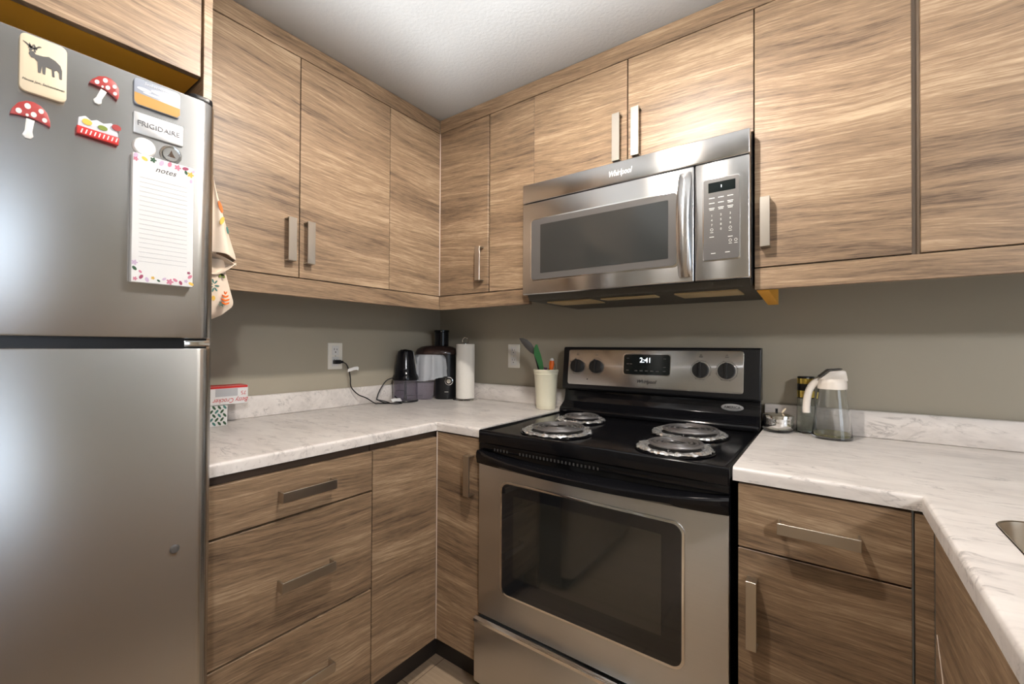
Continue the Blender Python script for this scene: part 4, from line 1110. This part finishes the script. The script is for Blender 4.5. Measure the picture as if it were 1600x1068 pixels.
# bowed black handle
n = 24; top_, bot_ = [], []
mb = MB(BLACK_E); secs = []
for i in range(n + 1):
    s = -1 + 2 * i / n; x = (X0 + X1) / 2 + s * ((X1 - X0) / 2)
    bow = 0.036 * (1 - s * s) ** 0.8
    zt_ = 0.8440 - 0.016 * (1 - abs(s) ** 3); 
    secs.append([(x, DY + 0.012, zt_ + 0.001), (x, DY - 0.006 - bow * 0.8, zt_), (x, DY - 0.011 - bow, zt_ - 0.006), (x, DY - 0.012 - bow, zt_ - 0.020), (x, DY - 0.008 - bow * 0.7, 0.8035), (x, DY + 0.012, 0.8030)])
mb.loft(secs)
obj('handle', mb, dr, smooth=40)
vt = MB(BLACK_E); vt.box((X0 + 0.001, -0.640, 0.8465), (X1 - 0.001, -0.628, 0.8675), 0.002)
vt = obj('vent_rail', vt, t)
sl = MB(simple('vent_slot_grey', srgb(60, 58, 57), 0.5, bscale=50))
for i in range(30):
    x = 0.905 + i * 0.0125
    if 5 <= i < 8: continue
    sl.box((x, -0.6408, 0.8480), (x + 0.005, -0.6400, 0.8560))
obj('vent_slots', sl, vt)
# storage drawer
dw = MB(STEEL_V); dw.box((X0 + 0.001, -0.6650, 0.095), (X1 - 0.001, -0.630, 0.2960), 0.004)
dw.use(CHROME).prism([(-0.664, 0.2930), (-0.6668, 0.2900), (-0.6668, 0.2990), (-0.655, 0.3035), (-0.650, 0.3015)], (X0 + 0.001, 0, 0), Y, Z, X1 - X0 - 0.002)
obj('storage_drawer', dw, t)
obj('kick_plate', MB(BLACK_M).box((X0 + 0.01, -0.60, 0.001), (X1 - 0.01, -0.55, 0.09)), t)

# ------------------------------------------------------------------ microwave
MF = -0.4120
t = thing('microwave', 'stainless over-the-range microwave mounted under the short wall cabinet', 'microwave', (1.23, -0.2, 1.36))
mb = MB(BLACK_P); mb.box((0.8760, -0.372, 1.3640), (1.6120, -0.003, 1.7960), 0.002)
obj('body', mb, t)
vg = MB(STEEL); vg.box((0.8545, MF, 1.7225), (1.6115, -0.3735, 1.7920), 0.0035, 3)
vg = obj('vent_panel', vg, t)
obj('lettering', MB(LOGO_W).text('Whirlpool', (1.2370, MF - 0.0002, 1.7545), X, Z, 0.026, 0.0008, shear=0.3, sx=0.72, offset=0.0003), vg)
md = MB(STEEL); md.box((0.8545, MF, 1.3800), (1.4660, -0.3735, 1.7200), 0.0045, 3)
md = obj('door', md, t)
fm_ = MB(CHROME); fm_.prism(rr(0.8920, 1.4290, 1.4220, 1.6580, 0.014, 5), (0, MF + 0.0003, 0), X, Z, 0.0022, 0.001, 2, True)
fm_.use(GREYP).prism(rr(0.8965, 1.4335, 1.4175, 1.6535, 0.011, 5), (0, MF - 0.0019, 0), X, Z, 0.0008)
fm_ = obj('window_trim', fm_, md)
obj('window', MB(MGLASS).prism(rr(0.9360, 1.4560, 1.3930, 1.6330, 0.003, 3), (0, MF - 0.0028, 0), X, Z, 0.0010), md)
hs = []
for i in range(17):
    s = i / 16; z = 1.3950 + s * (1.7050 - 1.3950); b_ = 0.034 * math.sin(PI * s) ** 0.7
    y0 = MF - 0.004 - b_; w = 0.0185
    hs.append([(1.4420 - w, y0 + 0.006, z), (1.4420 - w * 0.6, y0, z), (1.4420 + w * 0.6, y0, z), (1.4420 + w, y0 + 0.006, z), (1.4420 + w * 0.8, y0 + 0.011, z), (1.4420 - w * 0.8, y0 + 0.011, z)])
hs = [[(x, MF + 0.002, z) for x, y, z in hs[0]]] + hs + [[(x, MF + 0.002, z) for x, y, z in hs[-1]]]
obj('handle', MB(STEEL).loft(hs), md, smooth=50)
cp = MB(STEEL); cp.box((1.4685, MF, 1.3800), (1.6115, -0.3735, 1.7200), 0.0045, 3)
cp = obj('control_panel', cp, t)
kp = MB(CHROME); kp.prism(rr(1.4900, 1.4350, 1.5880, 1.6710, 0.007, 4), (0, MF + 0.0002, 0), X, Z, 0.0020, 0.0008, 2, True)
kp.use(GREYP).prism(rr(1.4930, 1.4380, 1.5850, 1.6680, 0.005, 4), (0, MF - 0.0018, 0), X, Z, 0.0008)
kp = obj('keypad', kp, cp)
ld = MB(LCD); ld.prism(rr(1.5060, 1.6300, 1.5760, 1.6580, 0.001, 2), (0, MF - 0.0026, 0), X, Z, 0.0006)
ld.use(GLOWT).prism([(1.5395, 1.6410), (1.5410, 1.6410), (1.5410, 1.6480), (1.5395, 1.6480)], (0, MF - 0.0032, 0), X, Z, 0.0002)
obj('display', ld, cp)
km = MB(LABEL_INK); ky = MF - 0.0026
for r_, zz in enumerate((1.6130, 1.5985, 1.5840)):
    for c_, xx in enumerate((1.5150, 1.5390, 1.5630)):
        km.box((xx - 0.0075, ky - 0.0002, zz), (xx + 0.0075, ky, zz + 0.0022))
        if r_ == 2 or (r_ == 1 and c_ == 2): km.box((xx - 0.006, ky - 0.0002, zz - 0.0042), (xx + 0.006, ky, zz - 0.0022))
obj('button_marks', km, cp)
km = MB(LABEL_INK)
for i, dgt in enumerate('1234567890'):
    xx = 1.5150 + (i % 3) * 0.0240 if i < 9 else 1.5390; zz = 1.5640 - (i // 3) * 0.0135
    km.text(dgt, (xx, ky, zz), X, Z, 0.0085, 0.0002)
obj('digits', km, cp)
km = MB(LABEL_INK)
for xx, zz in ((1.5150, 1.5240), (1.5630, 1.5240), (1.5630, 1.4880), (1.5770, 1.4880)):
    km.lathe([(0.0030, 0.0), (0.0040, 0.0), (0.0040, 0.0002), (0.0030, 0.0002)], (xx, ky, zz), 14, -Y); km.box((xx - 0.004, ky - 0.0002, zz - 0.0090), (xx + 0.004, ky, zz - 0.0075))
for xx, zz in ((1.5150, 1.5020), (1.5630, 1.4980), (1.5190, 1.4550), (1.5560, 1.4550)): km.box((xx - 0.006, ky - 0.0002, zz), (xx + 0.006, ky, zz + 0.0020))
obj('start_marks', km, cp)
un_ = MB(UNDER); un_.prism([(-0.404, 1.3790), (-0.392, 1.3590), (-0.006, 1.3560), (-0.006, 1.3635), (-0.372, 1.3635), (-0.372, 1.3790)], (0.8740, 0, 0), Y, Z, 1.6100 - 0.8740)
un_ = obj('underside', un_, t)
for a, b in ((0.92, 1.10), (1.39, 1.57)): obj('grease_filter', MB(FILTER).box((a, -0.340, 1.3538), (b, -0.215, 1.3583)), un_)
fl = MB(FILTER); fl.box((1.14, -0.345, 1.3535), (1.33, -0.290, 1.3583), 0.002)
obj('lamp_cover', fl, un_)

# ------------------------------------------------------------------ things on the right counter
jx, jy = 1.649, -0.074
t = thing('sugar_jar', 'squat silver lidded jar on a glass dish right of the range', 'jar', (jx, jy, ZT))
obj('dish', MB(GLASS_G).lathe([(0, 0.0), (0.034, 0.0), (0.042, 0.004), (0.046, 0.009), (0.0445, 0.010), (0.038, 0.007), (0, 0.006)], (jx, jy, ZT + 0.0005), 40), t)
obj('pot', MB(CHROME).lathe([(0, 0.0085), (0.034, 0.0085), (0.042, 0.016), (0.0445, 0.026), (0.0425, 0.034), (0.0435, 0.041), (0.0425, 0.050), (0, 0.050)], (jx, jy, ZT), 40), t)
obj('lid', MB(CHROME).lathe([(0, 0.0505), (0.0445, 0.0505), (0.044, 0.055), (0.030, 0.061), (0.012, 0.0635), (0, 0.064)], (jx, jy, ZT), 40), t)
obj('knob', MB(BLACK_P).lathe([(0, 0.064), (0.004, 0.064), (0.0035, 0.071), (0.0045, 0.074), (0, 0.0755)], (jx - 0.004, jy, ZT), 16), t)
tag(obj('clothespin', MB(BOARD_W).loft([[(jx + a - 0.003, jy + b - 0.003, ZT + c), (jx + a + 0.003, jy + b - 0.003, ZT + c), (jx + a + 0.003, jy + b + 0.003, ZT + c), (jx + a - 0.003, jy + b + 0.003, ZT + c)] for a, b, c in ((0.013, -0.012, 0.0645), (0.017, -0.012, 0.071), (0.022, -0.012, 0.079))]), origin=(jx + 0.015, jy - 0.012, ZT + 0.0645)), 'tiny pale wooden peg resting on the silver jar lid', 'peg')
sx_, sy_ = 1.724, -0.046
t = thing('oil_sprayer', 'slim glass oil sprayer with black and gold cap behind the dispenser', 'bottle', (sx_, sy_, ZT))
obj('bottle', MB(GLASS_G).lathe([(0, 0.0), (0.024, 0.0), (0.027, 0.003), (0.027, 0.02), (0.0235, 0.112), (0.0223, 0.112), (0.0258, 0.02), (0.024, 0.007), (0, 0.007)], (sx_, sy_, ZT + 0.0005), 36), t)
mb = MB(BLACK_P); mb.lathe([(0, 0.113), (0.0235, 0.113), (0.0235, 0.180), (0.022, 0.183), (0, 0.183)], (sx_, sy_, ZT), 36)
mb.use(GOLD).lathe([(0.0236, 0.116), (0.0239, 0.116), (0.0239, 0.138), (0.0236, 0.138)], (sx_, sy_, ZT), 36); mb.lathe([(0.0236, 0.160), (0.0239, 0.160), (0.0239, 0.177), (0.0236, 0.177)], (sx_, sy_, ZT), 36)
obj('cap', mb, t)
ox, oy = 1.792, -0.096
t = thing('oil_dispenser', 'tapered glass oil dispenser with cream handle and grey flip lid', 'bottle', (ox, oy, ZT))
obj('bottle', MB(GLASS).lathe([(0, 0.0), (0.049, 0.0), (0.052, 0.004), (0.0505, 0.018), (0.046, 0.060), (0.039, 0.115), (0.0345, 0.150), (0.0332, 0.150), (0.0377, 0.115), (0.0447, 0.060), (0.0492, 0.018), (0.0480, 0.008), (0, 0.007)], (ox, oy, ZT + 0.0005), 44), t)
obj('oil', MB(OILM).lathe([(0, 0.0085), (0.0470, 0.0095), (0.0478, 0.013), (0.0476, 0.0150), (0, 0.0150)], (ox, oy, ZT), 36), t)
ra_ = Vector((0.97, 0.2, 0)).normalized(); rb_ = ra_.cross(Z)     # rb_ faces the room
mb = MB(CREAMP); mb.lathe([(0, 0.151), (0.0375, 0.151), (0.0375, 0.168), (0.036, 0.178), (0.033, 0.182), (0, 0.182)], (ox, oy, ZT), 40)
O_ = Vector((ox, oy, ZT)) - rb_ * -0.022
mb.prism([(-0.036, 0.180), (0.036, 0.176), (0.031, 0.206), (0.024, 0.209), (-0.008, 0.206)], Vector((ox, oy, ZT)) - rb_ * 0.022, ra_, Z, 0.044, 0.003, 2)
obj('collar', mb, t)
obj('flip_lid', MB(GREY_SIL).prism([(-0.031, 0.1855), (-0.008, 0.2075), (0.023, 0.2108), (0.023, 0.2138), (-0.010, 0.2105), (-0.034, 0.1880)], Vector((ox, oy, ZT)) - rb_ * 0.0185, ra_, Z, 0.037, 0.0008, 1), t)
hp = smooth_path([Vector((ox, oy, ZT)) + ra_ * a + Z * c for a, c in ((-0.030, 0.176), (-0.046, 0.166), (-0.058, 0.145), (-0.0640, 0.115), (-0.0660, 0.085), (-0.0655, 0.074))], 6)
secs = []
for i, p_ in enumerate(hp):
    tq = (hp[min(i + 1, len(hp) - 1)] - hp[max(i - 1, 0)]).normalized(); nn = tq.cross(rb_).normalized()
    secs.append([p_ + nn * 0.0105 * math.cos(2 * PI * k / 12) + rb_ * 0.0085 * math.sin(2 * PI * k / 12) for k in range(12)])
obj('handle', MB(CREAMP).loft(secs), t, smooth=60)
